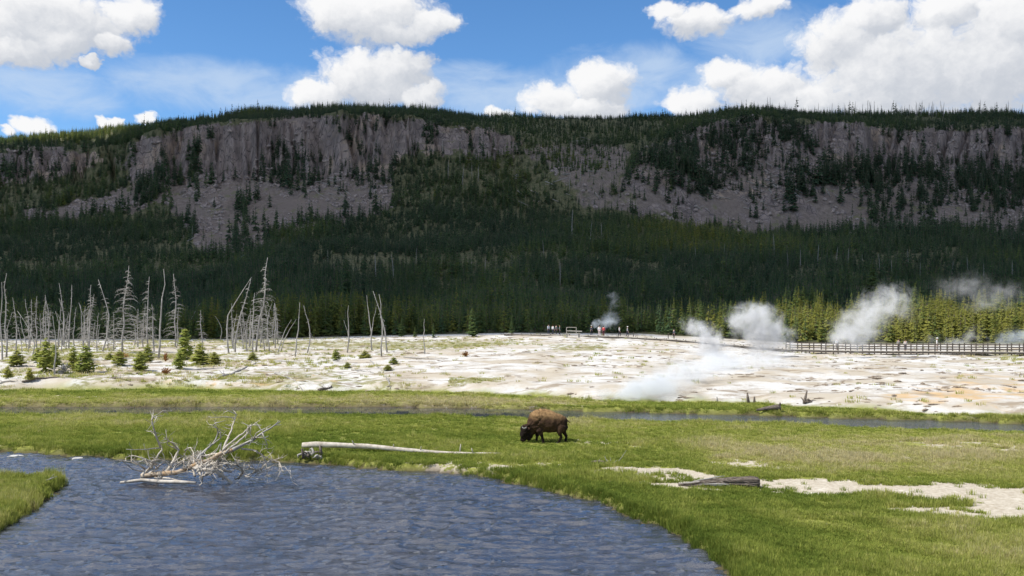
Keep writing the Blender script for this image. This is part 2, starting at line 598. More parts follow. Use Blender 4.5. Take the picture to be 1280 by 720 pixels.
def ground_material():
    m, t, out = new_mat('ground_surface')
    g = t.n.new('ShaderNodeNewGeometry')
    pos = g.outputs['Position']
    sn, ba, dr, we, mo, og = (t.attr(a) for a in ('sinter', 'bare', 'dry', 'wet', 'moss', 'orange'))
    n1 = t.noise(pos, 0.9, 6, 0.65)
    n2 = t.noise(pos, 5.0, 5, 0.7)
    n3 = t.noise(pos, 0.16, 5, 0.6)
    n4 = t.noise(pos, 22.0, 3, 0.7)
    grass = t.mix(t.sstep(n2, 0.3, 0.7), (0.15, 0.17, 0.03), (0.30, 0.31, 0.075))
    grass = t.mix(t.sstep(n1, 0.45, 0.75), grass, (0.20, 0.205, 0.07))
    dry = t.mix(t.sstep(n2, 0.3, 0.7), (0.17, 0.15, 0.07), (0.30, 0.26, 0.13))
    dm = t.sstep(t.m('ADD', dr, t.m('MULTIPLY', t.m('SUBTRACT', n1, 0.5), 1.4)), 0.3, 0.75)
    col = t.mix(dm, grass, dry)
    bare = t.mix(t.sstep(n2, 0.3, 0.7), (0.55, 0.50, 0.41), (0.37, 0.315, 0.24))
    bare = t.mix(t.sstep(n1, 0.55, 0.7), bare, (0.62, 0.58, 0.50))
    bm = t.sstep(t.m('ADD', ba, t.m('ADD', t.m('MULTIPLY', t.m('SUBTRACT', n1, 0.5), 2.4), t.m('MULTIPLY', t.m('SUBTRACT', n2, 0.5), 1.2))), 0.42, 0.62)
    col = t.mix(bm, col, bare)
    # sinter: pale crust, tan and brown streaks, olive moss, orange mats
    white = t.mix(t.sstep(n2, 0.3, 0.75), (0.62, 0.612, 0.592), (0.48, 0.46, 0.425))
    tan = t.mix(t.sstep(n3, 0.42, 0.60), white, (0.44, 0.39, 0.315))
    mpb = t.add('ShaderNodeMapping', Vector=pos)
    mpb.inputs['Scale'].default_value = (0.30, 1.0, 1.0)
    brown = t.sstep(t.noise(mpb.outputs[0], 0.60, 7, 0.70, 0.4), 0.51, 0.61)
    tan = t.mix(t.m('MULTIPLY', brown, 0.75), tan, (0.235, 0.185, 0.125))
    mm = t.sstep(t.m('ADD', mo, t.m('MULTIPLY', t.m('SUBTRACT', n1, 0.5), 2.2)), 0.45, 0.8)
    tan = t.mix(t.m('MULTIPLY', mm, 0.85), tan, (0.20, 0.19, 0.065))
    om = t.sstep(t.m('ADD', og, t.m('MULTIPLY', t.m('SUBTRACT', t.noise(pos, 0.3, 5, 0.6, 0.8), 0.5), 2.4)), 0.4, 1.0)
    tan = t.mix(t.m('MULTIPLY', om, 0.8), tan, (0.52, 0.35, 0.17))
    tan = t.mix(t.m('MULTIPLY', t.sstep(n4, 0.60, 0.74), 0.45), tan, (0.27, 0.22, 0.16))
    col = t.mix(sn, col, tan)
    col = t.mix(t.m('MULTIPLY', we, 0.92), col, (0.075, 0.058, 0.038))
    bh = t.m('ADD', t.m('MULTIPLY', n2, 0.7), t.m('MULTIPLY', n4, 0.3))
    principled(t, out, col, 0.95, bh, 0.9, 0.06, 0.12)
    return m


def mountain_material():
    m, t, out = new_mat('mountain_surface')
    g = t.n.new('ShaderNodeNewGeometry')
    pos = g.outputs['Position']
    rk, ta = t.attr('rock'), t.attr('talus')
    st = t.add('ShaderNodeMapping', Vector=pos)
    st.inputs['Scale'].default_value = (1.0, 1.0, 0.28)
    n1 = t.noise(st.outputs[0], 0.10, 7, 0.68)
    n2 = t.noise(st.outputs[0], 0.30, 5, 0.62)
    n3 = t.noise(pos, 0.02, 5, 0.6)
    n4 = t.noise(pos, 1.1, 4, 0.7)
    vo = t.add('ShaderNodeTexVoronoi', {'feature': 'DISTANCE_TO_EDGE'}, Vector=st.outputs[0], Scale=0.17)
    rock = t.mix(t.sstep(n1, 0.35, 0.65), (0.155, 0.130, 0.122), (0.315, 0.260, 0.240))
    rock = t.mix(t.sstep(n3, 0.5, 0.62), rock, (0.36, 0.28, 0.22))
    rock = t.mix(t.sstep(n2, 0.58, 0.72), rock, (0.13, 0.105, 0.10))
    rock = t.mix(t.m('MULTIPLY', t.sstep(t.noise(pos, 0.045, 4, 0.6), 0.52, 0.66), 0.55), rock, (0.15, 0.125, 0.12))
    rock = t.mix(t.sstep(vo.outputs['Distance'], 0.05, 0.0), rock, (0.10, 0.085, 0.085))
    tal = t.mix(t.sstep(n2, 0.35, 0.65), (0.165, 0.136, 0.122), (0.235, 0.195, 0.170))
    tal = t.mix(t.sstep(n3, 0.45, 0.62), tal, (0.20, 0.165, 0.145))
    tal = t.mix(t.m('MULTIPLY', t.sstep(n4, 0.60, 0.74), 0.6), tal, (0.12, 0.10, 0.09))
    tal = t.mix(t.sstep(n1, 0.54, 0.64), tal, (0.17, 0.165, 0.10))
    floor_ = t.mix(t.sstep(n2, 0.3, 0.7), (0.085, 0.095, 0.05), (0.16, 0.15, 0.085))
    col = t.mix(t.sstep(t.m('ADD', ta, t.m('MULTIPLY', t.m('SUBTRACT', n1, 0.5), 0.9)), 0.35, 0.6), floor_, tal)
    col = t.mix(t.sstep(t.m('ADD', rk, t.m('MULTIPLY', t.m('SUBTRACT', n1, 0.5), 0.8)), 0.35, 0.6), col, rock)
    bh = t.m('ADD', n2, t.m('MULTIPLY', n1, 1.5))
    principled(t, out, col, 0.95, bh, 0.9, 2.0, 0.1)
    return m


def water_material(name, scale, strength, murk):
    m, t, out = new_mat(name)
    g = t.n.new('ShaderNodeNewGeometry')
    mp = t.add('ShaderNodeMapping', Vector=g.outputs['Position'])
    mp.inputs['Scale'].default_value = (0.42, 1.25, 1.0)
    calm = t.attr('calm')
    n1 = t.noise(mp.outputs[0], scale, 5, 0.62, 0.3)
    n2 = t.noise(mp.outputs[0], scale * 3.4, 3, 0.6)
    hgt = t.m('ADD', n1, t.m('MULTIPLY', n2, 0.35))
    st = t.m('MULTIPLY', t.m('SUBTRACT', 1.0, calm), strength)
    b = t.add('ShaderNodeBump', Height=hgt, Strength=st, Distance=0.10)
    p = t.n.new('ShaderNodeBsdfPrincipled')
    patch = t.noise(g.outputs['Position'], 0.5, 5, 0.65)
    c = t.mix(t.sstep(patch, 0.52, 0.66), murk, (0.022, 0.023, 0.027))
    t.put(p.inputs['Base Color'], c)
    p.inputs['Roughness'].default_value = 0.03
    p.inputs['IOR'].default_value = 2.5
    p.inputs['Specular IOR Level'].default_value = 0.6
    t.l.new(b.outputs[0], p.inputs['Normal'])
    t.l.new(p.outputs[0], out.inputs[0])
    return m


def foliage_material(name, ramp, typ='INSTANCER'):
    m, t, out = new_mat(name)
    tint = t.attr('tint', typ)
    shade = t.attr('shade')
    cr = t.n.new('ShaderNodeValToRGB')
    e = cr.color_ramp.elements
    while len(e) < len(ramp):
        e.new(0.5)
    for i, (pos_, c) in enumerate(ramp):
        e[i].position = pos_
        e[i].color = (*c, 1)
    t.l.new(t.m('ADD', tint, t.m('MULTIPLY', t.m('SUBTRACT', shade, 0.5), 0.35)), cr.inputs[0])
    d = t.add('ShaderNodeBsdfDiffuse', Color=cr.outputs[0])
    tr = t.add('ShaderNodeBsdfTranslucent', Color=cr.outputs[0])
    mx = t.add('ShaderNodeMixShader', _0=0.42, _1=d.outputs[0], _2=tr.outputs[0])
    t.l.new(mx.outputs[0], out.inputs[0])
    return m


M = {}
M['ground'] = ground_material()
M['mountain'] = mountain_material()
M['river'] = water_material('river_water', 3.4, 0.5, (0.036, 0.037, 0.046))
M['creek'] = water_material('creek_water', 2.0, 0.50, (0.050, 0.056, 0.070))
M['dead'] = simple_mat('dead_grey_wood', (0.25, 0.235, 0.215), (0.43, 0.41, 0.38), 1.2, 0.9, 0.5, 0.02)
M['drift'] = simple_mat('bleached_driftwood', (0.34, 0.295, 0.24), (0.60, 0.55, 0.475), 3.0, 0.85, 0.6, 0.015)
M['warm'] = simple_mat('orange_stained_wood', (0.32, 0.20, 0.10), (0.52, 0.45, 0.36), 3.0, 0.85, 0.6, 0.015)
M['darkwood'] = simple_mat('weathered_dark_wood', (0.035, 0.027, 0.022), (0.24, 0.20, 0.165), 3.0, 0.95, 1.0, 0.03, 'Object', (1.0, 9.0, 9.0))
M['board'] = simple_mat('boardwalk_timber', (0.055, 0.048, 0.04), (0.14, 0.12, 0.10), 3.0, 0.9, 0.4, 0.01)  # shade on the rails is put into this dark colour; beams and posts share it
M['boardtop'] = simple_mat('sunbleached_timber', (0.36, 0.33, 0.28), (0.50, 0.46, 0.40), 3.0, 0.9, 0.4, 0.01)
M['bark'] = simple_mat('conifer_bark', (0.10, 0.075, 0.055), (0.22, 0.18, 0.14), 3.0, 0.95, 0.8, 0.03)
M['stone'] = simple_mat('pale_river_stone', (0.33, 0.32, 0.30), (0.55, 0.54, 0.52), 3.0, 0.85, 0.6, 0.02)
M['talusrock'] = simple_mat('talus_boulder_rock', (0.16, 0.135, 0.13), (0.38, 0.32, 0.29), 0.8, 0.95, 0.8, 0.1)
M['crust'] = simple_mat('broken_brown_crust', (0.12, 0.09, 0.065), (0.34, 0.28, 0.21), 2.0)
M['needle'] = foliage_material('conifer_needles', [(0.0, (0.062, 0.098, 0.062)), (0.35, (0.084, 0.136, 0.064)), (0.65, (0.145, 0.190, 0.060)), (1.0, (0.28, 0.275, 0.065))])
M['needle_one'] = foliage_material('conifer_needles_edge', [(0.0, (0.062, 0.098, 0.062)), (0.35, (0.084, 0.136, 0.064)), (0.65, (0.145, 0.190, 0.060)), (1.0, (0.28, 0.275, 0.065))], 'OBJECT')
M['needle_young'] = foliage_material('young_pine_needles', [(0.0, (0.18, 0.24, 0.075)), (0.5, (0.30, 0.35, 0.09)), (1.0, (0.50, 0.47, 0.13))], 'OBJECT')
M['grass'] = foliage_material('grass_blades', [(0.0, (0.145, 0.20, 0.036)), (0.4, (0.31, 0.345, 0.072)), (0.7, (0.45, 0.44, 0.14)), (1.0, (0.56, 0.49, 0.28))])

# ------------------------------------------------------------------ near ground: meadow and sinter terrace
uf = np.linspace(-0.56, 0.56, 500)
uo = np.linspace(0.60, 2.2, 24)
U = np.concatenate([-uo[::-1], uf, uo])
rows = list(np.arange(-60, 18, 3.0))
y_ = 18.0
while y_ < YB:
    rows.append(y_)
    y_ += min(max(0.10, y_ * y_ / 7370 * 1.6), 0.85)
rows[-1] = YB
YR = np.array(rows)
YY = np.repeat(YR[:, None], len(U), 1)
XX = U[None, :] * (np.maximum(YY, 0) + 25)
ZZ = near_z(XX, YY)
# meet the mountain exactly
pxl = 640 + F * XX[-1] / YB
ZZ[-1] = H - (np.interp(pxl, BASE_X, BASE_Y) - HY) * YB / F
PX = 640 + F * XX / np.maximum(YY, 8)
PY = HY + F * H / np.maximum(YY, 8)         # row of the flat meadow at that distance (places the patches)
nr, nc = XX.shape
idx = np.arange(nr * nc).reshape(nr, nc)
quads = np.stack([idx[:-1, :-1], idx[:-1, 1:], idx[1:, 1:], idx[1:, :-1]], -1).reshape(-1, 4)
Vg = np.stack([XX, YY, ZZ], -1).reshape(-1, 3)
Ye_ = F * H / (np.interp(PX, EDGE_X, EDGE_Y) - HY) + 3.0 * (fbm(PX * 0.02, PX * 0 + 3.0, 4, 21) - 0.5)
a_sinter = smooth((YY - Ye_ - 0.2) / 1.6 + 1.2 * (fbm(XX * 0.5, YY * 0.5, 3, 77) - 0.5))


def soft(poly, px, py, w):
    return smooth(poly_sd(px, py, poly).reshape(px.shape) / w * 0.5 + 0.5)


def soft_w(poly, px, py, w):
    qx = px + 26 * (fbm(px * 0.03, py * 0.03, 3, 501) - 0.5) + 16 * (fbm(px * 0.11, py * 0.11, 2, 503) - 0.5)
    qy = py + 30 * (fbm(px * 0.03, py * 0.04, 3, 507) - 0.5) + 14 * (fbm(px * 0.13, py * 0.13, 2, 509) - 0.5)
    return soft(poly, qx, qy, w)


BARE = [([(728, 590), (770, 583), (850, 584), (905, 596), (905, 614), (850, 612), (790, 606), (740, 603)], 5, 1.0),
        ([(905, 600), (1000, 598), (1110, 600), (1290, 604), (1500, 612), (1500, 690), (1290, 668), (1200, 652), (1110, 638), (1050, 622), (940, 616)], 6, 1.15),
        ([(870, 576), (930, 574), (1010, 580), (1000, 588), (930, 588)], 4, 0.75),
        ([(1110, 556), (1180, 552), (1500, 562), (1500, 572), (1200, 566)], 4, 0.62),
        ([(900, 556), (1000, 556), (1060, 560), (980, 563)], 4, 0.5),
        ([(480, 572), (560, 575), (640, 578), (800, 576), (800, 580), (640, 586), (610, 590), (560, 586), (500, 580)], 3, 0.55),
        ([(640, 590), (680, 612), (740, 624), (760, 630), (690, 618), (640, 606)], 4, 0.4),
        ([(1220, 648), (1300, 655), (1500, 690), (1300, 680)], 6, 0.75),
        ([(700, 548), (760, 552), (830, 556), (830, 559), (720, 556)], 3, 0.55),
        ([(960, 648), (1060, 650), (1050, 660), (980, 656)], 6, 0.35),
        ([(-300, 486), (300, 494), (700, 502), (760, 507), (700, 509), (300, 500), (-300, 494)], 3, 0.3)]
a_bare = np.zeros_like(XX)
for poly, w, k in BARE:
    a_bare = np.maximum(a_bare, k * soft(poly, PX, PY, w))
DRY = [([(-500, 492), (500, 494), (760, 502), (760, 508), (500, 508), (-500, 506)], 4, 0.62),
       ([(880, 540), (1500, 540), (1500, 600), (1000, 598), (880, 585)], 14, 0.42),
       ([(700, 522), (900, 528), (1500, 548), (1500, 560), (900, 542), (600, 540), (-300, 526), (-300, 520)], 6, 0.38),
       ([(940, 640), (1100, 640), (1400, 680), (1400, 740), (1050, 690)], 20, 0.42)]
a_dry = np.full_like(XX, 0.12)
for poly, w, k in DRY:
    a_dry = np.maximum(a_dry, k * soft(poly, PX, PY, w))
a_wet = smooth((-0.13 - ZZ) / 0.10) * (1 - a_sinter)
GX = 640 + F * XX / np.maximum(YY, 8)
GY = HY + F * (H - ZZ) / np.maximum(YY, 8)
MOSS = [([(225, 425), (300, 424), (640, 424), (700, 430), (500, 440), (300, 434)], 6, 0.75), ([(370, 455), (420, 460), (410, 475), (360, 470)], 8, 0.55),
        ([(560, 470), (640, 468), (620, 482), (560, 484)], 6, 0.7), ([(680, 428), (760, 430), (760, 440), (690, 440)], 4, 0.7),
        ([(1200, 440), (1280, 440), (1280, 452), (1210, 450)], 4, 0.55), ([(80, 468), (170, 468), (170, 480), (90, 482)], 5, 0.6), ([(230, 462), (330, 458), (420, 462), (520, 476), (520, 488), (300, 488), (230, 478)], 10, 0.62), ([(0, 440), (230, 436), (330, 440), (330, 452), (0, 458)], 8, 0.58)]
a_moss = np.full_like(XX, 0.12)
for poly, w, k in MOSS:
    a_moss = np.maximum(a_moss, k * soft(poly, GX, GY, w))
a_moss = np.maximum(a_moss, 0.85 * smooth(1 - (YY - Ye_) / 2.0))
a_org = np.maximum(0.70 * soft([(1090, 485), (1180, 470), (1500, 455), (1500, 512), (1200, 512), (1100, 505)], GX, GY, 16), 0.16)
a_org = np.maximum(a_org, 0.45 * soft([(200, 470), (420, 465), (440, 490), (200, 490)], GX, GY, 8))

fc = quads
is_sin = (a_sinter.ravel()[fc].mean(1) > 0.5)
for nm, sel in (('meadow', ~is_sin), ('sinter_terrace', is_sin)):
    q = fc[sel]
    u, inv = np.unique(q, return_inverse=True)
    me = mesh_from_np(nm, Vg[u], inv.reshape(q.shape))
    for an, arr in (('sinter', a_sinter), ('bare', a_bare), ('dry', a_dry), ('wet', a_wet), ('moss', a_moss), ('orange', a_org)):
        fattr(me, an, arr.ravel()[u])
    link(nm, me, M['ground'])['kind'] = 'structure'

# ------------------------------------------------------------------ mountain
pf = np.arange(-60, 1341, 2.5)
po_l = np.arange(-1000, -60, 20.0)
po_r = np.arange(1350, 2300, 20.0)
PC = np.concatenate([po_l, pf, po_r])
YM = np.concatenate([np.arange(YB, 300, 3.0), np.arange(300, 700, 3.2), np.arange(700, 735, 1.6), np.arange(735, 830, 0.65), np.arange(830, 960, 2.5), np.arange(960, 1400, 25.0)])
MP = np.repeat(PC[None, :], len(YM), 0)
MY = np.repeat(YM[:, None], len(PC), 1)
MZ = far_z(MP, MY)
MX = (MP - 640) / F * MY
MPY = HY + F * (H - MZ) / MY
slope = np.abs(np.gradient(MZ, axis=0) / np.gradient(MY, axis=0))
BARE_L = [(190, 172), (260, 156), (330, 152), (400, 146), (480, 147), (560, 157), (640, 166), (656, 194), (600, 192), (540, 190), (505, 184), (488, 215), (497, 255),
          (455, 272), (400, 280), (340, 292), (335, 318), (290, 325), (240, 305), (228, 270), (205, 250), (150, 262), (60, 277), (25, 274), (30, 262), (110, 250), (165, 228), (150, 195)]
BARE_LL = [(-300, 192), (0, 186), (110, 183), (120, 200), (60, 226), (0, 234), (-300, 250)]
BARE_R = [(755, 258), (780, 225), (800, 190), (830, 175), (870, 160), (930, 142), (965, 150), (1100, 158), (1290, 158), (1600, 170), (1600, 310), (1290, 304), (1230, 300), (1100, 297), (960, 292), (830, 277)]
PATCH_R = [(1000, 215), (1060, 200), (1130, 205), (1200, 200), (1290, 225), (1400, 240), (1400, 285), (1270, 264), (1180, 258), (1100, 245), (1020, 232)]
PATCH_M = [(650, 178), (700, 172), (760, 176), (790, 190), (770, 250), (740, 268), (700, 230)]
barefield = np.maximum.reduce([soft_w(BARE_L, MP, MPY, 8), soft_w(BARE_LL, MP, MPY, 8), soft_w(BARE_R, MP, MPY, 10), 0.6 * soft_w(PATCH_M, MP, MPY, 14)])
a_rock = smooth((slope - 0.75) / 0.5) * np.clip(barefield + 0.3, 0, 1)
a_tal = barefield
idx = np.arange(MX.size).reshape(MX.shape)
quads = np.stack([idx[:-1, :-1], idx[:-1, 1:], idx[1:, 1:], idx[1:, :-1]], -1).reshape(-1, 4)
me = mesh_from_np('mountain', np.stack([MX, MY, MZ], -1).reshape(-1, 3), quads)
fattr(me, 'rock', a_rock)
fattr(me, 'talus', a_tal)
link('mountain', me, M['mountain'])['kind'] = 'structure'

# ------------------------------------------------------------------ water


def water_sheet(name, x0, x1, y0, y1, step, keep, waves, mat, calm):
    xs = np.arange(x0, x1, step)
    ys = np.arange(y0, y1, step)
    gx, gy = np.meshgrid(xs, ys)
    z = np.full(gx.shape, WATER_Z)
    if waves:
        wx = gx + 0.25 * fbm(gx * 0.7, gy * 0.7, 2, 5)
        a = fbm(wx * 0.95, gy * 2.3, 3, 101) - 0.5
        b = fbm(wx * 2.0 + gy * 0.6, gy * 4.4, 2, 111) - 0.5
        gust = 0.45 + 1.0 * fbm(gx * 0.16, gy * 0.16, 3, 121)
        rg = 1 - np.abs(2 * fbm(wx * 0.75 + 5, gy * 1.9, 2, 131) - 1)
        rg2 = 1 - np.abs(2 * fbm(wx * 1.7 + 9, gy * 3.9, 2, 137) - 1)
        z = z + gust * (0.085 * rg ** 3 + 0.05 * rg2 ** 3 + 0.05 * a + 0.05 * b) - 0.04
    idx = np.arange(gx.size).reshape(gx.shape)
    q = np.stack([idx[:-1, :-1], idx[:-1, 1:], idx[1:, 1:], idx[1:, :-1]], -1).reshape(-1, 4)
    k = keep(gx, gy).ravel()
    q = q[k[q].all(1)]
    u, inv = np.unique(q, return_inverse=True)
    me = mesh_from_np(name, np.stack([gx, gy, z], -1).reshape(-1, 3)[u], inv.reshape(q.shape))
    fattr(me, 'calm', np.clip(calm(gx, gy), 0, 1).ravel()[u])
    o = link(name, me, mat)
    o['kind'] = 'structure'


water_sheet('river', -60, 16, 12, 50, 0.10, lambda x, y: (poly_sd(x, y, RIVER).reshape(x.shape) > -0.9) & (np.abs(x) < 4 + y * 0.75), True, M['river'],
            lambda x, y: 0.0 * x)
water_sheet('creek', -110, 75, 40, 80, 0.5, lambda x, y: line_d(x, y, CREEK) < CRW + 1.3, False, M['creek'],
            lambda x, y: 0.95 - 0.95 * smooth((x + 2) / 16.0))

# ------------------------------------------------------------------ scatter


def scatter(name, pts, idx_, rotz, scale, tint, variants, tilt=None):
    """one object: variants instanced on points"""
    n = len(pts)
    me = bpy.data.meshes.new(name)
    me.vertices.add(n)
    me.vertices.foreach_set('co', np.ascontiguousarray(pts, np.float32).ravel())
    a = me.attributes.new('pick', 'INT', 'POINT')
    a.data.foreach_set('value', np.ascontiguousarray(idx_, np.int32))
    fattr(me, 'tint', tint)
    a = me.attributes.new('turn', 'FLOAT_VECTOR', 'POINT')
    rot = np.zeros((n, 3), np.float32)
    rot[:, 2] = rotz
    if tilt is not None:
        rot[:, :2] = tilt
    a.data.foreach_set('vector', rot.ravel())
    a = me.attributes.new('size', 'FLOAT_VECTOR', 'POINT')
    a.data.foreach_set('vector', np.ascontiguousarray(scale, np.float32).ravel())
    colv = bpy.data.collections.new(name + '_kinds')
    for i, vm in enumerate(variants):
        o = bpy.data.objects.new('%s_kind_%02d' % (name, i), vm)
        colv.objects.link(o)
    ng = bpy.data.node_groups.new(name + '_scatter', 'GeometryNodeTree')
    ng.interface.new_socket('Geometry', in_out='INPUT', socket_type='NodeSocketGeometry')
    ng.interface.new_socket('Geometry', in_out='OUTPUT', socket_type='NodeSocketGeometry')
    gi, go = ng.nodes.new('NodeGroupInput'), ng.nodes.new('NodeGroupOutput')
    ip = ng.nodes.new('GeometryNodeInstanceOnPoints')
    ci = ng.nodes.new('GeometryNodeCollectionInfo')
    ci.inputs['Collection'].default_value = colv
    ci.inputs['Separate Children'].default_value = True
    ci.inputs['Reset Children'].default_value = True

    def na(nm, typ):
        q = ng.nodes.new('GeometryNodeInputNamedAttribute')
        q.data_type = typ
        q.inputs[0].default_value = nm
        return q.outputs[0]
    e2r = ng.nodes.new('FunctionNodeEulerToRotation')
    ng.links.new(na('turn', 'FLOAT_VECTOR'), e2r.inputs[0])
    ng.links.new(gi.outputs[0], ip.inputs['Points'])
    ng.links.new(ci.outputs[0], ip.inputs['Instance'])
    ip.inputs['Pick Instance'].default_value = True
    ng.links.new(na('pick', 'INT'), ip.inputs['Instance Index'])
    ng.links.new(e2r.outputs[0], ip.inputs['Rotation'])
    ng.links.new(na('size', 'FLOAT_VECTOR'), ip.inputs['Scale'])
    ng.links.new(ip.outputs[0], go.inputs[0])
    o = link(name, me)
    md = o.modifiers.new('scatter', 'NODES')
    md.node_group = ng
    o['kind'] = 'stuff'
    return o


def conifer_crown(rnd, layers, nb, width, base=0.08, power=0.85, droop=0.28, sub=False, gap=0.1, top=1.0):
    """unit-height crown of drooping needle sprays; returns verts, faces, shade"""
    v, f, sh = [], [], []
    for L in range(layers):
        t = (L + rnd.random() * 0.8) / layers
        z = base + (top - base) * t
        rr = width * (1 - t) ** power * (0.35 + 0.65 * min(1.0, t * 6 + 0.45))
        k0 = rnd.random() * 6.28
        for k in range(nb):
            if rnd.random() < gap:
                continue
            a = k0 + 6.283 * (k + rnd.uniform(-0.35, 0.35)) / nb
            r = max(0.012, rr * rnd.uniform(0.55, 1.18))
            zz = z + rnd.uniform(-0.4, 0.4) / layers
            ca, sa = math.cos(a), math.sin(a)
            hw = r * rnd.uniform(0.26, 0.42) + 0.006
            dr = droop * r * rnd.uniform(0.3, 1.4)
            s = rnd.random()

            def P(d, w_, dz_):
                return (ca * d - sa * w_, sa * d + ca * w_, zz + dz_)
            b = len(v)
            v += [P(0.02 * r, 0, 0.25 * r), P(0.62 * r, hw, -dr * 0.9 - 0.06 * r), P(r, 0, -dr), P(0.62 * r, -hw, -dr * 0.9 - 0.06 * r), P(0.55 * r, 0, 0.10 * r - dr * 0.3)]
            f += [(b, b + 1, b + 4), (b + 1, b + 2, b + 4), (b + 2, b + 3, b + 4), (b + 3, b, b + 4)]
            sh += [s * 0.6, s, s, s, s * 0.9]
            if sub:
                for q in range(3):
                    d0 = rnd.uniform(0.25, 0.95) * r
                    w0 = rnd.uniform(-1, 1) * hw * 0.9
                    b = len(v)
                    sz = 0.16 * r + 0.010
                    v += [P(d0, w0, -dr * d0 / r), P(d0 + sz, w0 + rnd.uniform(-1, 1) * sz, -dr * d0 / r + rnd.uniform(-0.2, 0.9) * sz), P(d0 + rnd.uniform(-.5, .5) * sz, w0 + sz * rnd.choice((-1, 1)), -dr * d0 / r + rnd.uniform(0, 0.9) * sz)]
                    f.append((b, b + 1, b + 2))
                    s2 = rnd.random()
                    sh += [s2, s2, s2]
    b = len(v)
    v += [(0.008, 0, top - 0.06), (-0.008, 0.008, top - 0.06), (0, -0.008, top - 0.06), (0, 0, top + 0.025)]
    f += [(b, b + 1, b + 3), (b + 1, b + 2, b + 3), (b + 2, b, b + 3)]
    sh += [0.8] * 4
    return v, f, sh


def crown_mesh(name, data, mat, trunk=None):
    v, f, sh = data
    v, f, sh = list(v), list(f), list(sh)
    nf = len(f)
    if trunk:
        mb = MB()
        mb.tube([(0, 0, 0), (0, 0, trunk[1])], [trunk[0], trunk[0] * 0.35], 5, False)
        b = len(v)
        v += [tuple(p) for p in mb.v]
        f += [tuple(i + b for i in q) for q in mb.f]
        sh += [0.1] * len(mb.v)
    me = bpy.data.meshes.new(name)
    me.from_pydata(v, [], f)
    me.update()
    fattr(me, 'shade', sh)
    me.materials.append(mat)
    if trunk:
        me.materials.append(M['bark'])
        mi = np.zeros(len(f), np.int32)
        mi[nf:] = 1
        me.polygons.foreach_set('material_index', mi)
    return me


rnd = random.Random(5)
FAR_KINDS = []
for i in range(8):
    slim = rnd.uniform(0.13, 0.21)
    FAR_KINDS.append(crown_mesh('far_conifer', conifer_crown(rnd, 11, 6, slim, 0.06, rnd.uniform(0.7, 1.0), 0.3), M['needle'], (0.012, 0.85)))


def snag_mesh(rnd, h=1.0, nbr=10, rad=0.011, mat=None, name='snag'):
    mb = MB()
    bx, by = rnd.uniform(-0.03, 0.03), rnd.uniform(-0.03, 0.03)
    pts = [(bx * (t ** 2) * 2, by * (t ** 2) * 2, t * h) for t in (0, 0.3, 0.6, 0.85, 1.0)]
    mb.tube(pts, [rad, rad * 0.8, rad * 0.6, rad * 0.4, rad * 0.15], 5)
    for k in range(nbr):
        t = rnd.uniform(0.25, 0.95)
        a = rnd.uniform(0, 6.28)
        L = rnd.uniform(0.04, 0.12) * (1.2 - t)
        p = Vector((bx * t * t * 2, by * t * t * 2, t * h))
        d = Vector((math.cos(a), math.sin(a), rnd.uniform(-0.3, 0.3)))
        mb.tube([p, p + d * L * 0.6, p + d * L + Vector((0, 0, -0.25 * L))], [rad * 0.3, rad * 0.22, rad * 0.1], 3, False)
    me = mb.mesh(name, mat)
    return me


# forest points
NC = 420000
fx_px = RNG.uniform(-260, 1540, NC)
fy = np.sqrt(RNG.uniform(YB + 1.5, 965, NC) ** 2)
keep = RNG.random(NC) < fy / 965.0
fx_px, fy = fx_px[keep], fy[keep]
fz = far_z(fx_px, fy)
fX = (fx_px - 640) / F * fy
fpy = HY + F * (H - fz) / fy
dens = np.full(fx_px.shape, 1.0)
clump = fbm(fX * 0.022, fy * 0.022, 4, 131)
clump2 = fbm(fx_px * 0.03, fpy * 0.03, 4, 141)
mL = soft_w(BARE_L, fx_px, fpy, 9)
mLL = soft_w(BARE_LL, fx_px, fpy, 9)
mR = soft_w(BARE_R, fx_px, fpy, 10)
mPR = soft_w(PATCH_R, fx_px, fpy, 9)
mPM = soft_w(PATCH_M, fx_px, fpy, 16)
dens = dens * (1 - mL) + mL * np.where(clump2 > 0.64, 0.35, 0.018)
dens = dens * (1 - mLL) + mLL * np.where(clump2 > 0.56, 0.5, 0.08)
dr_ = np.where(clump2 > 0.50, 0.65, 0.14)
dr_ = np.where((fpy > 255) | (fx_px > 1020), np.where(clump2 > 0.60, 0.40, 0.04), dr_)
dens = dens * (1 - mR) + mR * dr_
dens = np.maximum(dens, mPR * 0.75)
dens = dens * (1 - mPM * 0.65)
for (cx_, cy_, rx_, ry_) in ((345, 205, 15, 26), (360, 200, 8, 20), (240, 200, 9, 32), (222, 208, 8, 26), (200, 222, 9, 26), (180, 240, 20, 20), (395, 232, 14, 8), (330, 215, 8, 12), (988, 205, 10, 26), (860, 205, 12, 30), (900, 215, 10, 24), (935, 200, 16, 22), (985, 170, 22, 26)):
    dens = np.maximum(dens, 0.95 * np.exp(-(((fx_px - cx_) / rx_) ** 2 + ((fpy - cy_) / ry_) ** 2) ** 2))
dens = np.where((fy > 790) & (fpy < np.interp(fx_px, TX, TY) - 1), np.maximum(dens, 0.9), dens)
gap = fbm(fX * 0.035, fy * 0.035, 4, 171)
dens = dens * np.where((gap < 0.40) & (fy > 210), 0.40, 1.0)
dens = np.where((fpy > 300) & (fx_px < 420) & (fpy < 345), dens * 0.75, dens)
spacing = np.where(fy < 205, 1.9, 1.0) * np.where(fy < 260, 1.0, np.where(fy < 420, 0.85, 0.62))
keep = RNG.random(len(dens)) < dens * spacing * 0.52
fx_px, fy, fz, fX, fpy, clump = (a[keep] for a in (fx_px, fy, fz, fX, fpy, clump))
nF = len(fy)
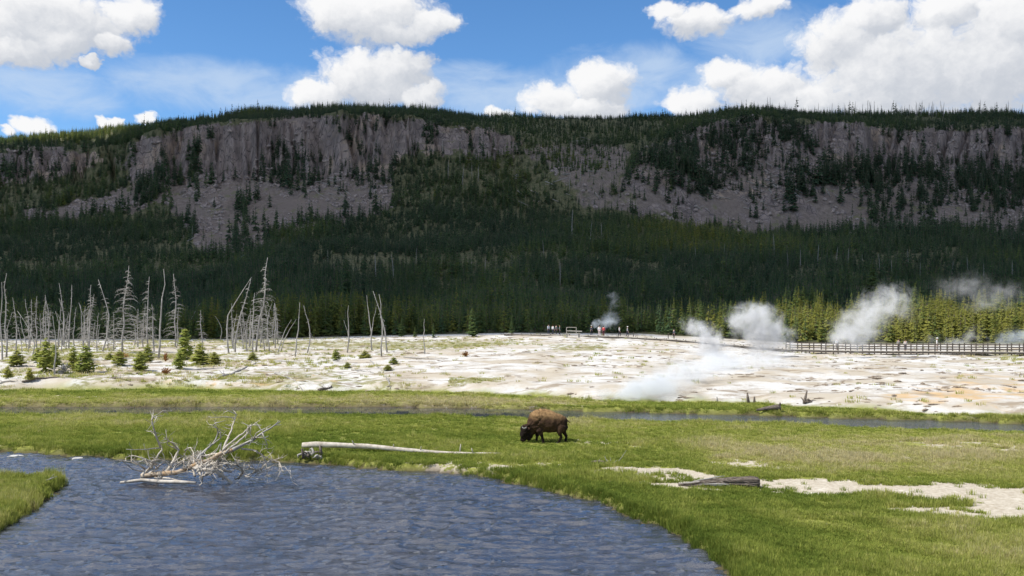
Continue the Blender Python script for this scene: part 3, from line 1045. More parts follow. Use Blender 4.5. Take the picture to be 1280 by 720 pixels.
fh = RNG.uniform(4.6, 9.6, nF) * (0.55 + 0.95 * clump) * np.where((RNG.random(nF) < 0.06) & (fy > 320), 1.4, 1.0) * np.where(fy < 205, 0.70, np.where(fy < 300, 0.85, 1.0))
fh = np.where(fpy < np.interp(fx_px, TX, TY), fh * 0.8, fh)
mb_ = np.maximum.reduce([soft_w(q_, fx_px, fpy, 9) for q_ in (BARE_L, BARE_LL, BARE_R)]) * (fpy > np.interp(fx_px, TX, TY))
fh = fh * (1 + 0.85 * mb_)
fw = RNG.uniform(0.85, 1.25, nF)
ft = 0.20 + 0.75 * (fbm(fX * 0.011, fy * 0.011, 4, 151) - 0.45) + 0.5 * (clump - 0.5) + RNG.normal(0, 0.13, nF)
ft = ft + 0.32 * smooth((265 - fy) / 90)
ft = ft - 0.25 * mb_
warm = smooth((fx_px - 780) / 330) * smooth((300 - fy) / 110)  # sunlit belt at the lower right, painted into the tint as olive
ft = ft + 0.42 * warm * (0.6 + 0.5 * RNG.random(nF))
mid = np.exp(-((fx_px - 880) / 160) ** 2) * smooth((340 - fpy) / 30) * smooth((fpy - 275) / 15)  # dim sunlit gap on the slope, painted as a greener tint
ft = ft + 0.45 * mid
ft = ft + 0.30 * smooth((200 - fx_px) / 60) * smooth((185 - fpy) / 10)  # sunlight on the left rim forest, painted into the tint
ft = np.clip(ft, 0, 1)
fkind = RNG.integers(0, len(FAR_KINDS), nF)
frot = RNG.uniform(0, 6.28, nF)
# the nearest ones in the picture are trees of their own
inframe = (fx_px > -12) & (fx_px < 1292)
order = np.argsort(np.where(inframe, -fh / fy, 0))
NEAR_N = 300
near_i = order[:NEAR_N]
rest = np.ones(nF, bool)
rest[near_i] = False
fsc = np.stack([fh * fw, fh * fw, fh], -1)
o = scatter('forest', np.stack([fX, fy, fz - 0.15], -1)[rest], fkind[rest], frot[rest], fsc[rest], ft[rest], FAR_KINDS)
tag(o, 'dense dark conifer forest covering the slope below and above the cliffs', 'forest', kind='stuff')

# talus boulders
ROCKS = []
for i in range(5):
    bm = bmesh.new()
    bmesh.ops.create_icosphere(bm, subdivisions=1, radius=1.0)
    for v in bm.verts:
        v.co *= rnd.uniform(0.65, 1.15)
        v.co.z *= 0.7
    mr = bpy.data.meshes.new('boulder')
    bm.to_mesh(mr)
    bm.free()
    mr.materials.append(M['talusrock'])
    ROCKS.append(mr)
nB = 60000
bxp = RNG.uniform(-60, 1340, nB)
byy = RNG.uniform(560, 790, nB)
bz = far_z(bxp, byy)
bpy_ = HY + F * (H - bz) / byy
bm_ = np.maximum.reduce([soft(BARE_L, bxp, bpy_, 6), soft(BARE_LL, bxp, bpy_, 6), soft(BARE_R, bxp, bpy_, 6), 0.5 * soft(PATCH_M, bxp, bpy_, 8)])
kp = RNG.random(nB) < bm_ * np.where(fbm(bxp * 0.03, bpy_ * 0.05, 3, 161) > 0.58, 0.30, 0.012)
nb_ = kp.sum()
bs = RNG.uniform(0.3, 1.0, nb_) ** 2 * 2.4 + 0.3
o = scatter('talus_boulders', np.stack([(bxp - 640) / F * byy, byy, bz], -1)[kp], RNG.integers(0, 5, nb_), RNG.uniform(0, 6.28, nb_), np.stack([bs, bs, bs], -1), RNG.random(nb_), ROCKS)
tag(o, 'grey scree boulders strewn over the talus under the cliffs', 'boulders', kind='stuff')

# ------------------------------------------------------------------ forest edge: single pines
EDGE_KINDS = []
for i in range(9):
    w_ = rnd.uniform(0.15, 0.24)
    tr_m = MB()
    tr_m.tube([(0, 0, -0.02), (0.004, 0, 0.4), (0, 0.003, 0.93)], [0.017, 0.011, 0.003], 6)
    EDGE_KINDS.append((tr_m.mesh('pine_trunk', M['bark']),
                       crown_mesh('pine_crown', conifer_crown(rnd, 20, 7, w_, 0.05, rnd.uniform(0.65, 0.95), 0.25, True), M['needle_one'])))


def pine(name, loc, h, wide, kind, tint, label, cat, group, rz):
    r = thing(name, loc, label, cat, group, rz)
    r.scale = (h * wide, h * wide, h)
    tm, cm = EDGE_KINDS[kind]
    link('trunk', tm, None, r)
    c = link('crown', cm, None, r)
    c['tint'] = float(tint)
    return r


for i in near_i:
    x = fx_px[i]
    if x < 420:
        lb = 'dark green pine in the shaded front rank of forest behind the bare snags'
    elif x < 860:
        lb = 'green pine in the front rank of forest behind the middle boardwalk'
    else:
        lb = 'olive yellow sunlit pine in the front rank of forest behind the railed boardwalk'
    pine('pine_tree', (fX[i], fy[i], fz[i] - 0.1), fh[i] * 1.02, fw[i], int(RNG.integers(0, 9)), ft[i], lb, 'tree', 'pines along the front edge of the forest' + (', left' if x < 420 else ', middle' if x < 860 else ', right'), frot[i])

# taller edge pines that stand out in front of the forest
for (x, y, hp, wide, tn, lb) in ((502, 421, 24, 1.3, 0.5, 'rounded pine standing forward of the forest left of the lone thin pole'),
                                 (519, 422, 15, 1.5, 0.55, 'low bushy pine beside the thin bare pole at the forest edge'),
                                 (542, 422, 19, 1.2, 0.45, 'small pointed pine just right of the thin bare pole'),
                                 (590, 421, 36, 1.25, 0.5, 'broad rounded pine jutting out of the forest edge left of the boardwalk people'),
                                 (640, 419, 26, 1.2, 0.45, 'bushy pine at the left end of the far boardwalk'),
                                 (900, 425, 42, 1.2, 0.85, 'yellow green pine showing between the two tallest steam puffs')):
    p = on_ground(x, y, 140)
    pine('pine_tree', p, hp * p.y / F, wide, int(RNG.integers(0, 9)), tn, lb, 'tree', None, RNG.uniform(0, 6))

# ------------------------------------------------------------------ bare snags (x base, y base, x top, y top, bend, branchiness, label)
SNAGS = [
    (3, 450, 2, 353, 0, 1, 'pale straight snag at the very left edge of the snag stand'),
    (8, 447, 7, 342, 0, 2, 'tall slim grey snag second from the left edge'),
    (20, 440, 14, 372, 0.1, 3, 'short branchy snag behind the two leftmost poles'),
    (39, 453, 20, 390, -0.35, 1, 'snag bowing over to the left with a curved trunk near the left edge'),
    (46, 437, 46, 370, 0, 3, 'slender upright snag between the bowed snag and the big young pine'),
    (51, 436, 51, 392, 0, 2, 'short thin snag beside the slender upright one above the young pines'),
    (56, 435, 58, 377, 0, 3, 'grey snag with a skirt of low twigs above the tallest left young pine'),
    (68, 470, 67, 395, 0.05, 0, 'bare pole rising from among the green young pines'),
    (80, 427, 72, 392, -0.2, 1, 'short snag leaning left behind the bare pole'),
    (78, 432, 74, 354, 0.1, 2, 'faint tall twiggy snag leaning slightly left of the thick one'),
    (86, 436, 89, 356, 0, 2, 'thick pale snag standing over the second pair of young pines'),
    (93, 433, 96, 384, 0.1, 2, 'thin short snag just right of the thick pale one'),
    (104, 432, 97, 378, -0.2, 1, 'thin dead stem slanting left behind the paired snags'),
    (110, 436, 112, 356, 0, 4, 'branchy snag forming the left half of a close pair'),
    (112, 440, 118, 368, 0.1, 3, 'snag with right leaning tip forming the right half of a close pair'),
    (128, 440, 121, 350, -0.25, 3, 'tall snag with a tip curving to the left before the biggest snag'),
    (135, 436, 133, 388, 0, 3, 'low brushy snag right of the curving one'),
    (142, 438, 142, 390, 0, 4, 'low branchy snag tucked left of the biggest drooping snag'),
    (153, 441, 159, 332, 0, 8, 'biggest snag of the stand, ringed with long drooping branches'),
    (168, 432, 163, 394, -0.2, 1, 'short leaning stem right of the biggest snag'),
    (179, 435, 181, 380, 0, 6, 'short snag with a dense tangle of twigs at its foot'),
    (185, 436, 184, 346, 0, 4, 'tall needle thin snag behind the short twig tangled one'),
    (192, 434, 189, 396, 0, 3, 'stubby snag with bushy twigs between two tall poles'),
    (198, 449, 203, 336, 0, 1, 'tall clean pole snag with few branches'),
    (219, 434, 216, 342, 0, 5, 'tall snag with crooked side limbs right of the clean pole'),
    (222, 431, 224, 384, 0, 2, 'thin short snag directly right of the crooked limbed one'),
    (233, 416, 251, 379, 0.1, 2, 'snag leaning hard to the right above the tallest green sapling'),
    (253, 438, 250, 388, 0, 4, 'upright snag meeting the tip of the right leaning one'),
    (275, 426, 269, 395, -0.3, 0, 'small bare curved stem alone before the arched pair'),
    (286, 442, 314, 347, 0.28, 1, 'arched snag bending right, left stem of the arched pair'),
    (294, 440, 313, 349, 0.1, 3, 'straighter leaning snag, right stem of the arched pair'),
    (316, 441, 318, 366, 0, 3, 'upright twiggy snag between the arched pair and the tall leaning one'),
    (320, 440, 337, 322, 0.02, 6, 'very tall leaning snag with a bushy drooping right side'),
    (337, 440, 332, 383, 0, 3, 'short snag under the branches of the very tall leaning one'),
    (346, 424, 343, 382, 0, 2, 'small upright stem right of the very tall leaning snag'),
    (347, 442, 364, 400, 0.1, 0, 'short pole leaning right, left one of the crossed leaning pair'),
    (351, 439, 371, 399, 0.15, 0, 'short pole leaning right, lower one of the crossed leaning pair'),
    (369, 446, 375, 378, 0, 1, 'upright pole right of the crossed leaning pair'),
    (384, 441, 381, 382, -0.15, 2, 'crooked snag with a kinked top beside the upright pole'),
    (434, 441, 436, 382, 0, 1, 'lone upright pole in the gap of the middle terrace'),
    (437, 428, 429, 400, -0.1, 1, 'short stub leaning left on the lone middle pole'),
    (465, 438, 460, 369, 0, 1, 'left pole of the four bare poles at mid terrace'),
    (464, 426, 471, 384, 0.1, 1, 'slanting thin stem behind the four bare poles'),
    (477, 446, 476, 368, 0, 1, 'central upright pole of the four bare poles at mid terrace'),
    (484, 441, 468, 364, -0.08, 2, 'long pole leaning left across the central upright pole'),
    (531, 443, 529, 399, 0, 1, 'lone thin short pole right of the four bare poles'),
]
srnd = random.Random(21)
brnd = random.Random(33)
for q in range(44):
    xq = brnd.choice((brnd.uniform(-6, 232), brnd.uniform(-6, 130), brnd.uniform(290, 350)))
    yq = brnd.uniform(428, 440)
    tq = brnd.gauss(0, 5)
    SNAGS.append((xq, yq, xq + tq, yq - brnd.uniform(22, 62), 0.1 * (brnd.random() < .4), brnd.choice((1, 2, 3, 4, 5)), 'thin grey stem among the crowded back row of the left snag stand'))
for (xb, yb, xt, yt, bend, br, lb) in SNAGS:
    p = on_ground(xb, min(yb, 452) if yb < 460 else yb, 70)
    Y = p.y
    k = Y / F
    hgt = (yb - yt) * k
    lean = (xt - xb) * k
    root = thing('dead_tree', p, lb, 'dead tree', 'bare snags on the white terrace')
    dpt = srnd.uniform(-0.05, 0.05) * hgt
    n = 7
    pts = []
    for i in range(n):
        t = i / (n - 1)
        off = lean * t + 0.02 * hgt * math.sin(5 * t + xb) * t + bend * hgt * 0.5 * math.sin(math.pi * t) * (-1 if lean > 0 else 1) * (1 if bend * lean != 0 else 0) * (1 if bend > 0 else -1)
        pts.append(Vector((off + srnd.uniform(-0.015, 0.015) * hgt * (0 < i), dpt * t, hgt * t - 0.15 * (i == 0))))
    r0 = 0.040 + 0.0085 * hgt
    rad = [r0 * (1 - 0.80 * (i / (n - 1)) ** 1.1) for i in range(n)]
    mb = MB()
    mb.tube(pts, rad, 6)
    mb.build('trunk', M['dead'], root)
    mb = MB()
    nb2 = int(8 + br * 12)
    for q in range(nb2):
        t = srnd.uniform(0.12, 0.95)
        fi = t * (n - 1)
        i0 = int(fi)
        pp = pts[i0].lerp(pts[min(i0 + 1, n - 1)], fi - i0)
        a = srnd.uniform(0, 6.283)
        L = (0.10 + 0.06 * br) * (1.15 - t) * srnd.uniform(0.4, 1.3) * min(hgt, 9) * (0.42 if br < 3 else 0.58)
        if br <= 1:
            L *= 0.55
        d = Vector((math.cos(a), math.sin(a) * 0.8, 0))
        up = srnd.uniform(-0.05, 0.30)
        dr2 = srnd.uniform(0.15, 0.75)
        bp = [pp, pp + d * L * 0.4 + Vector((0, 0, up * L * 0.5)), pp + d * L * 0.8 + Vector((0, 0, up * L * 0.5 - dr2 * L * 0.25)), pp + d * L + Vector((0, 0, -dr2 * L * 0.6))]
        rb = r0 * 0.30 * srnd.uniform(0.6, 1.1)
        mb.tube(bp, [rb, rb * 0.8, rb * 0.55, rb * 0.25], 3, False)
        if L > 0.6:
            for s_ in range(2 + br // 3):
                e0 = bp[1].lerp(bp[2], srnd.random())
                dd = Vector((srnd.uniform(-1, 1), srnd.uniform(-1, 1), srnd.uniform(-0.9, 0.4))) * L * 0.3
                mb.tube([e0, e0 + dd], [rb * 0.45, rb * 0.15], 3, False)
    mb.build('crown', M['dead'], root)

# ------------------------------------------------------------------ young pines and shrubs on the terrace
SAPLINGS = [
    (21, 457, 17, 22, 0.70, 'wide low young pine right of the leftmost poles'),
    (10, 473, 14, 13, 0.85, 'small yellow green sapling at the lower left corner of the terrace'),
    (37, 476, 13, 11, 0.90, 'tiny yellowish sapling standing forward on the white crust'),
    (57, 466, 37, 20, 0.66, 'tallest left young pine, a full green cone'),
    (47, 452, 16, 13, 0.62, 'half hidden young pine behind the tallest left one'),
    (68, 460, 26, 16, 0.55, 'blue green young pine around the foot of the bare pole'),
    (92, 462, 26, 17, 0.68, 'yellow green young pine, left one of a touching pair'),
    (107, 466, 30, 22, 0.52, 'dark green young pine, right one of a touching pair'),
    (149, 458, 17, 17, 0.72, 'round young pine under the biggest snag'),
    (137, 450, 8, 12, 0.75, 'low clump of pine left of the round young one'),
    (175, 464, 22, 20, 0.66, 'bushy young pine, front one of two overlapping'),
    (184, 453, 20, 17, 0.70, 'bushy young pine, rear one of two overlapping'),
    (231, 450, 34, 18, 0.58, 'tall pointed young pine below the right leaning snag'),
    (224, 461, 20, 15, 0.60, 'short dense young pine at the foot of the tall pointed one'),
    (250, 456, 25, 22, 0.70, 'broad bright young pine right of the tall pointed one'),
    (268, 455, 13, 17, 0.80, 'low yellow green spreading pine at the right end of the sapling row'),
    (316, 451, 9, 14, 0.72, 'low green tuft of pine under the very tall leaning snag'),
    (420, 450, 12, 11, 0.62, 'single small round pine left of the lone middle pole'),
    (492, 456, 8, 12, 0.62, 'small dark pine tuft right of the four bare poles'),
    (456, 448, 9, 17, 0.78, 'flat yellowish pine tuft left of the four bare poles'),
    (485, 463, 6, 12, 0.74, 'low green cushion in front of the four bare poles'),
    (434, 460, 6, 9, 0.74, 'low green cushion in front of the lone middle pole'),
]
BUSH_KINDS = []
for i in range(5):
    BUSH_KINDS.append(crown_mesh('sapling_crown', conifer_crown(rnd, 15, 12, 0.5, 0.02, rnd.uniform(0.4, 0.62), -0.06, True, 0.10, 0.96), M['needle_young']))
bt = MB()
bt.tube([(0, 0, -0.03), (0, 0, 0.85)], [0.03, 0.008], 6)
bush_trunk = bt.mesh('sapling_trunk', M['bark'])
for i, (x, y, hp, wp, tn, lb) in enumerate(SAPLINGS):
    p = on_ground(x, y, 70)
    k = p.y / F
    r = thing('young_pine', p, lb, 'young tree', 'young pines on the white terrace', RNG.uniform(0, 6))
    r.scale = (wp * k * 1.3, wp * k * 1.3, hp * k * 1.2)
    link('trunk', bush_trunk, None, r)
    link('crown', BUSH_KINDS[i % 5], None, r)['tint'] = tn
M['rust'] = simple_mat('rust_orange_needles', (0.22, 0.09, 0.03), (0.36, 0.19, 0.06), 6.0)
M['greytwig'] = simple_mat('grey_twigs', (0.20, 0.20, 0.19), (0.38, 0.38, 0.37), 6.0)
for (x, y, hp, wp, mt, lb) in ((207, 469, 11, 16, 'rust', 'rusty orange dead shrub low on the white crust'),
                               (207, 452, 13, 9, 'rust', 'small upright orange brown shrub behind the low rusty one'),
                               (152, 449, 10, 20, 'rust', 'brownish scrub between the round young pine and the biggest snag'),
                               (80, 467, 15, 17, 'greytwig', 'grey leafless twig bush between the two groups of young pines'),
                               (582, 446, 8, 12, 'rust', 'brown dry tuft alone on the open white crust')):
    p = on_ground(x, y, 70)
    k = p.y / F
    r = thing('shrub', p, lb, 'shrub', None, RNG.uniform(0, 6))
    mb = MB()
    for q in range(70):
        a = srnd.uniform(0, 6.283)
        e = srnd.uniform(0.15, 1.2)
        d = Vector((math.cos(a) * math.cos(e) * wp / 2, math.sin(a) * math.cos(e) * wp / 2, math.sin(e) * hp)) * k * srnd.uniform(0.6, 1.05)
        mb.tube([(0, 0, 0), d * 0.5 + Vector((0, 0, 0.08)), d], [0.02, 0.018, 0.03], 3, False)
    mb.build('foliage', M[mt], r)

# ------------------------------------------------------------------ fallen logs and sticks on the terrace
LOGS = [(28, 478, 88, 472, 0.10, 'long dark fallen log low on the white crust at far left'),
        (0, 480, 30, 477, 0.06, 'thin fallen pole at the left edge of the white crust'),
        (128, 459, 166, 465, 0.09, 'fallen grey log in front of the round young pine'),
        (140, 473, 163, 478, 0.08, 'short dark log with a raised root end on the mossy patch'),
        (272, 474, 320, 454, 0.10, 'long pole slanting up to the right below the arched snags'),
        (344, 467, 380, 491, 0.10, 'long pole slanting down to the right towards the meadow edge'),
        (343, 452, 402, 455, 0.10, 'pale fallen log lying below the crossed leaning pair'),
        (402, 452, 447, 455, 0.09, 'pale fallen log lying below the lone middle pole'),
        (398, 490, 415, 484, 0.16, 'dark forked log on the grass at the foot of the white bank'),
        (505, 447, 560, 449, 0.08, 'thin fallen pole below the lone thin short pole'),
        (463, 452, 479, 464, 0.07, 'short slanting stick before the four bare poles'),
        (440, 463, 480, 466, 0.07, 'low grey log in front of the green cushions'),
        (240, 463, 285, 459, 0.07, 'thin fallen stem right of the sapling row'),
        (178, 447, 230, 445, 0.08, 'fallen grey log behind the overlapping young pines'),
        (100, 452, 150, 450, 0.06, 'thin fallen pole behind the touching pair of young pines'),
        (484, 474, 488, 487, 0.08, 'short stick standing aslant on the white bank'),
        (740, 579, 782, 580, 0.05, 'thin dark stick on the grass right of the grazing bison'),
        ]
for (x0, y0, x1, y1, r_, lb) in LOGS:
    a = on_ground(x0, y0, 24)
    b = on_ground(x1, y1, 24)
    c = (a + b) / 2
    o_ = thing('fallen_log', c, lb, 'log', 'fallen logs on the white terrace')
    mb = MB()
    pts = []
    for i in range(8):
        q = a.lerp(b, i / 7)
        q.z = float(ground_z(q.x, q.y)) + r_ * 0.6 + 0.10 * math.sin(i * 0.9) * (0.5 + r_)
        pts.append(q - c + Vector((srnd.uniform(-.05, .05), srnd.uniform(-.08, .08), 0)))
    mb.tube(pts, [r_ * (1.15 - 0.75 * i / 7) for i in range(8)], 7, True, 0.12)
    mb.build('log_stem', M['darkwood'] if 'dark' in lb else M['dead'], o_)
    mb = MB()
    for q in range(7):
        pp = pts[srnd.randint(1, 6)]
        d = Vector((srnd.uniform(-1, 1), srnd.uniform(-1, 1), srnd.uniform(0.2, 1.0))) * srnd.uniform(0.2, 0.6)
        mb.tube([pp, pp + d * 0.6, pp + d + Vector((0, 0, 0.05))], [r_ * 0.3, r_ * 0.22, r_ * 0.1], 4, False)
    mb.build('branch', M['dead'], o_)

# ------------------------------------------------------------------ snags and logs on the mountain
SNAG_KINDS = [snag_mesh(rnd, 1.0, 14, 0.016, M['dead'], 'slope_snag') for _ in range(6)]
SLOPE_SNAGS = [(470, 352, 316), (492, 352, 318), (606, 350, 322), (590, 345, 326), (440, 350, 334), (738, 305, 276), (752, 305, 278), (715, 300, 262), (700, 360, 325),
               (778, 362, 345), (660, 352, 335), (588, 384, 374), (240, 300, 282), (365, 345, 325), (445, 352, 335), (968, 322, 292), (955, 300, 276), (1022, 334, 306),
               (1045, 336, 308), (1060, 338, 310), (1078, 340, 318), (1100, 345, 318), (1115, 350, 325), (1150, 352, 328), (1190, 350, 326), (1230, 352, 330), (1000, 340, 312), (985, 336, 315),
               (560, 225, 200), (578, 232, 205), (590, 225, 203), (598, 228, 206), (553, 195, 172), (575, 205, 188), (712, 240, 215), (725, 232, 210), (870, 330, 308), (905, 325, 305),
               (640, 335, 318), (680, 320, 300), (520, 330, 310), (410, 330, 312), (1135, 340, 312), (1210, 346, 322), (1265, 350, 325)]
for (x, yb, yt) in SLOPE_SNAGS:
    p = on_ground(x, yb, YB + 2)
    o_ = link('dead_tree', SNAG_KINDS[srnd.randrange(6)], None, None, p)
    h_ = (yb - yt) * p.y / F * 1.0
    o_.scale = (h_, h_, h_)
    o_.rotation_euler = (srnd.uniform(-.05, .05), srnd.uniform(-.05, .05), srnd.uniform(0, 6))
    tag(o_, 'pale bare trunk rising out of the dark forest on the mountain slope', 'dead tree', 'bare trunks standing in the slope forest')
# skyline snags on the right part of the rim
for i in range(46):
    x = srnd.choice((srnd.uniform(1050, 1285), srnd.uniform(1085, 1180), srnd.uniform(900, 1285)))
    Y = srnd.uniform(895, 935)
    z = float(far_z(np.array([x]), np.array([Y]))[0])
    h_ = srnd.uniform(9, 17)
    o_ = link('dead_tree', SNAG_KINDS[srnd.randrange(6)], None, None, ((x - 640) / F * Y, Y, z - 0.2))
    o_.scale = (h_ * 1.5, h_ * 1.5, h_)
    o_.rotation_euler = (srnd.uniform(-.06, .06), srnd.uniform(-.06, .06), srnd.uniform(0, 6))
    tag(o_, 'thin bare trunk poking above the right skyline of the rim', 'dead tree', 'bare trunks along the right skyline')
SKY_KINDS = [crown_mesh('ragged_conifer', conifer_crown(rnd, 9, 4, 0.17, 0.22, 0.5, 0.3, True, 0.3), M['needle_one'], (0.014, 0.9)) for _ in range(3)]
for i, (x, hp) in enumerate(((996, 17), (1062, 13), (1066, 11), (1117, 14), (1120, 12), (1224, 12), (1231, 13), (1246, 12), (1258, 10), (1150, 11), (282, 10), (290, 12), (298, 11), (322, 13), (276, 10), (265, 9), (250, 9), (306, 10))):
    Y = 928 if x > 400 else 905
    z = float(far_z(np.array([x]), np.array([Y]))[0])
    o_ = link('pine_tree', SKY_KINDS[i % 3], None, None, ((x - 640) / F * Y, Y, z - 0.3))
    h_ = (hp + 5) * Y / F
    o_.scale = (h_, h_, h_)
    o_.rotation_euler = (0, 0, srnd.uniform(0, 6))
    o_['tint'] = 0.12
    if x == 996:
        tag(o_, 'tallest ragged conifer standing alone on the right skyline', 'tree')
    elif x > 400:
        tag(o_, 'ragged conifer standing above the right skyline among bare trunks', 'tree', 'ragged conifers on the right skyline')
    else:
        tag(o_, 'ragged conifer standing above the skyline over the left cliff', 'tree', 'ragged conifers on the left skyline')
# logs lying on the talus
lg = MB()
lg.tube([(-0.5, 0, 0), (0, 0.01, 0.004), (0.5, 0, 0)], [0.03, 0.024, 0.01], 5)
for q in range(4):
    t = -0.1 + 0.14 * q
    lg.tube([(t, 0, 0), (t + 0.05, srnd.uniform(-.06, .06), 0.07)], [0.008, 0.003], 3, False)
log_me = lg.mesh('talus_log', M['dead'])
zones = [(930, 1010, 205, 250, 34), (850, 1090, 225, 265, 26), (380, 470, 215, 250, 16), (640, 760, 215, 258, 18), (1010, 1080, 230, 250, 8), (220, 330, 290, 325, 10), (1160, 1240, 210, 240, 10), (700, 745, 170, 215, 12)]
for (xa, xb_, ya, yb2, n) in zones:
    for q in range(n):
        x, y = srnd.uniform(xa, xb_), srnd.uniform(ya, yb2)
        p = on_ground(x, y, 400)
        o_ = link('fallen_log', log_me, None, None, p + Vector((0, -0.6, 0.7)))
        L = srnd.uniform(5, 13)
        o_.scale = (L, L * 1.1, L * 1.1)
        o_.rotation_euler = (srnd.uniform(-.2, .2), srnd.uniform(-0.5, 0.8), srnd.gauss(0, 0.5))
        left = 'left' if x < 620 else 'right'
        tag(o_, 'bleached trunk lying on the grey scree below the %s cliff' % left, 'log', 'bleached trunks lying on the %s scree' % left)

# ------------------------------------------------------------------ bison
UNIT = 1.0 / 216.0


def ell(c, rx, ry, rz, n=14, axis='x'):
    """ring in the plane across an axis"""
    out = []
    for k in range(n):
        a = 2 * math.pi * k / n
        if axis == 'x':
            out.append((c[0], c[1] + ry * math.cos(a), c[2] + rz * math.sin(a)))
        else:
            out.append((c[0] + rx * math.cos(a), c[1] + ry * math.sin(a), c[2]))
    return out


def bx_(cx_, cy_, y=0.0):
    return ((440 - cx_) * UNIT, y, (575 - cy_) * UNIT)


bm_mb = MB()
tor = [(712, 335, .07, .07), (704, 348, .22, .17), (688, 350, .32, .26), (650, 347, .425, .34), (600, 344, .49, .38), (550, 336, .545, .41), (500, 328, .59, .43),
       (455, 322, .615, .44), (410, 320, .62, .43), (370, 322, .59, .41), (335, 330, .54, .37), (305, 342, .48, .33), (282, 356, .41, .29), (262, 376, .29, .23)]
bm_mb.rings([ell(bx_(cx_, cy_), 0, ry, rz) for cx_, cy_, rz, ry in tor])
hd = [(262, 362, .13, .13), (252, 385, .25, .20), (243, 420, .28, .22), (236, 455, .265, .205), (230, 490, .215, .165), (224, 520, .165, .135), (220, 538, .135, .12), (219, 548, .10, .09)]
bm_mb.rings([ell(bx_(cx_, cy_), rx, ry, 0, axis='z') for cx_, cy_, rx, ry in hd])
bm_mb.rings([ell(bx_(*q[:2]), q[2], q[3], 0, axis='z') for q in ((300, 420, .30, .24), (296, 460, .24, .18), (286, 500, .16, .12), (278, 530, .10, .08), (274, 552, .04, .035))])


def leg(pts):
    bm_mb.tube([bx_(a, b, y) for a, b, y, r in pts], [r for *_, r in pts], 10)


leg([(395, 400, .20, .20), (402, 440, .20, .185), (412, 470, .20, .125), (428, 505, .19, .078), (436, 540, .19, .062), (440, 560, .19, .072), (440, 576, .19, .08)])
leg([(375, 400, -.20, .20), (372, 440, -.20, .18), (372, 470, -.20, .12), (370, 505, -.19, .076), (366, 540, -.19, .06), (362, 560, -.19, .07), (358, 574, -.19, .078)])
leg([(650, 370, .16, .26), (640, 410, .19, .235), (622, 445, .20, .16), (630, 475, .19, .105), (642, 500, .18, .082), (626, 535, .18, .060), (610, 558, .18, .066), (602, 575, .18, .076)])
leg([(668, 370, -.16, .25), (676, 410, -.18, .22), (672, 445, -.19, .15), (684, 475, -.18, .10), (700, 500, -.17, .080), (698, 535, -.17, .058), (696, 558, -.17, .066), (692, 575, -.17, .076)])
tmp = bm_mb.build('bison_form')
rm = tmp.modifiers.new('r', 'REMESH')
rm.mode = 'VOXEL'
rm.voxel_size = 0.028
sm_ = tmp.modifiers.new('s', 'SMOOTH')
sm_.iterations = 5
sm_.factor = 0.5
dg = bpy.context.evaluated_depsgraph_get()
body_me = bpy.data.meshes.new_from_object(tmp.evaluated_get(dg))
bpy.data.objects.remove(tmp)
co = np.empty(len(body_me.vertices) * 3, np.float32)
body_me.vertices.foreach_get('co', co)
co = co.reshape(-1, 3)
nrm = np.empty(len(body_me.vertices) * 3, np.float32)
body_me.vertices.foreach_get('normal', nrm)
nrm = nrm.reshape(-1, 3)
# shaggy cape, beard and front; smoother hind
shag = smooth((co[:, 0] + 0.05) / 0.35)
tuft = fbm(co[:, 0] * 9 + co[:, 1] * 5, co[:, 2] * 6 + co[:, 1] * 4, 4, 201) - 0.5
mus = fbm(co[:, 0] * 2.6 + 3 * co[:, 1], co[:, 2] * 2.2, 2, 211) - 0.5
co = co + nrm * (tuft * (0.06 + 0.12 * shag) + mus * 0.07 * (co[:, 2] > 0.7))[:, None]
body_me.vertices.foreach_set('co', np.ascontiguousarray(co, np.float32).ravel())
body_me.update()
body_me.polygons.foreach_set('use_smooth', np.ones(len(body_me.polygons), bool))
xh, zh = co[:, 0], co[:, 2]
dark = np.maximum(smooth((xh - 0.50) / 0.25) * smooth((1.10 - zh) / 0.25), smooth((0.62 - zh) / 0.25))
dark = np.maximum(dark, 0.55 * smooth((xh + 0.02) / 0.2) * smooth((0.42 - xh) / 0.15) * smooth((0.95 - zh) / 0.3))
dark = np.maximum(dark, 0.8 * smooth((-1.02 - xh) / 0.18) * smooth((1.38 - zh) / 0.2))
tan_ = smooth((zh - 1.15) / 0.45) * smooth((0.85 - xh) / 0.3)
fattr(body_me, 'dark', np.clip(dark, 0, 1))
fattr(body_me, 'tan', np.clip(tan_ + 0.25 * (tuft + mus), 0, 1))
m, t, out = new_mat('bison_fur')
n_ = t.noise(t.add('ShaderNodeTexCoord').outputs['Object'], 9.0, 6, 0.7)
c_ = t.mix(t.attr('tan'), (0.058, 0.034, 0.021), (0.29, 0.18, 0.085))
c_ = t.mix(t.m('MULTIPLY', t.sstep(n_, 0.45, 0.62), 0.5), c_, (0.055, 0.028, 0.016))
c_ = t.mix(t.attr('dark'), c_, (0.016, 0.011, 0.009))
principled(t, out, c_, 0.9, n_, 0.9, 0.05, 0.1)
M['fur'] = m
M['horn'] = simple_mat('horn', (0.20, 0.19, 0.17), (0.42, 0.40, 0.37), 8.0, 0.5)
M['tailhair'] = simple_mat('dark_tail_hair', (0.02, 0.013, 0.010), (0.05, 0.03, 0.02), 20.0)
M['eye'] = simple_mat('dark_eye', (0.01, 0.008, 0.006), (0.015, 0.01, 0.01), 20.0, 0.1)
M['hoof'] = simple_mat('hoof_horn', (0.03, 0.025, 0.02), (0.06, 0.05, 0.04), 20.0, 0.6)
bp_ = on_ground(679, 553.5, 24)
bis = thing('bison', (bp_.x, bp_.y, float(ground_z(bp_.x, bp_.y)) - 0.02), 'big brown bison grazing head down on the green meadow', 'bison', None, math.pi)
link('body', body_me, M['fur'], bis)
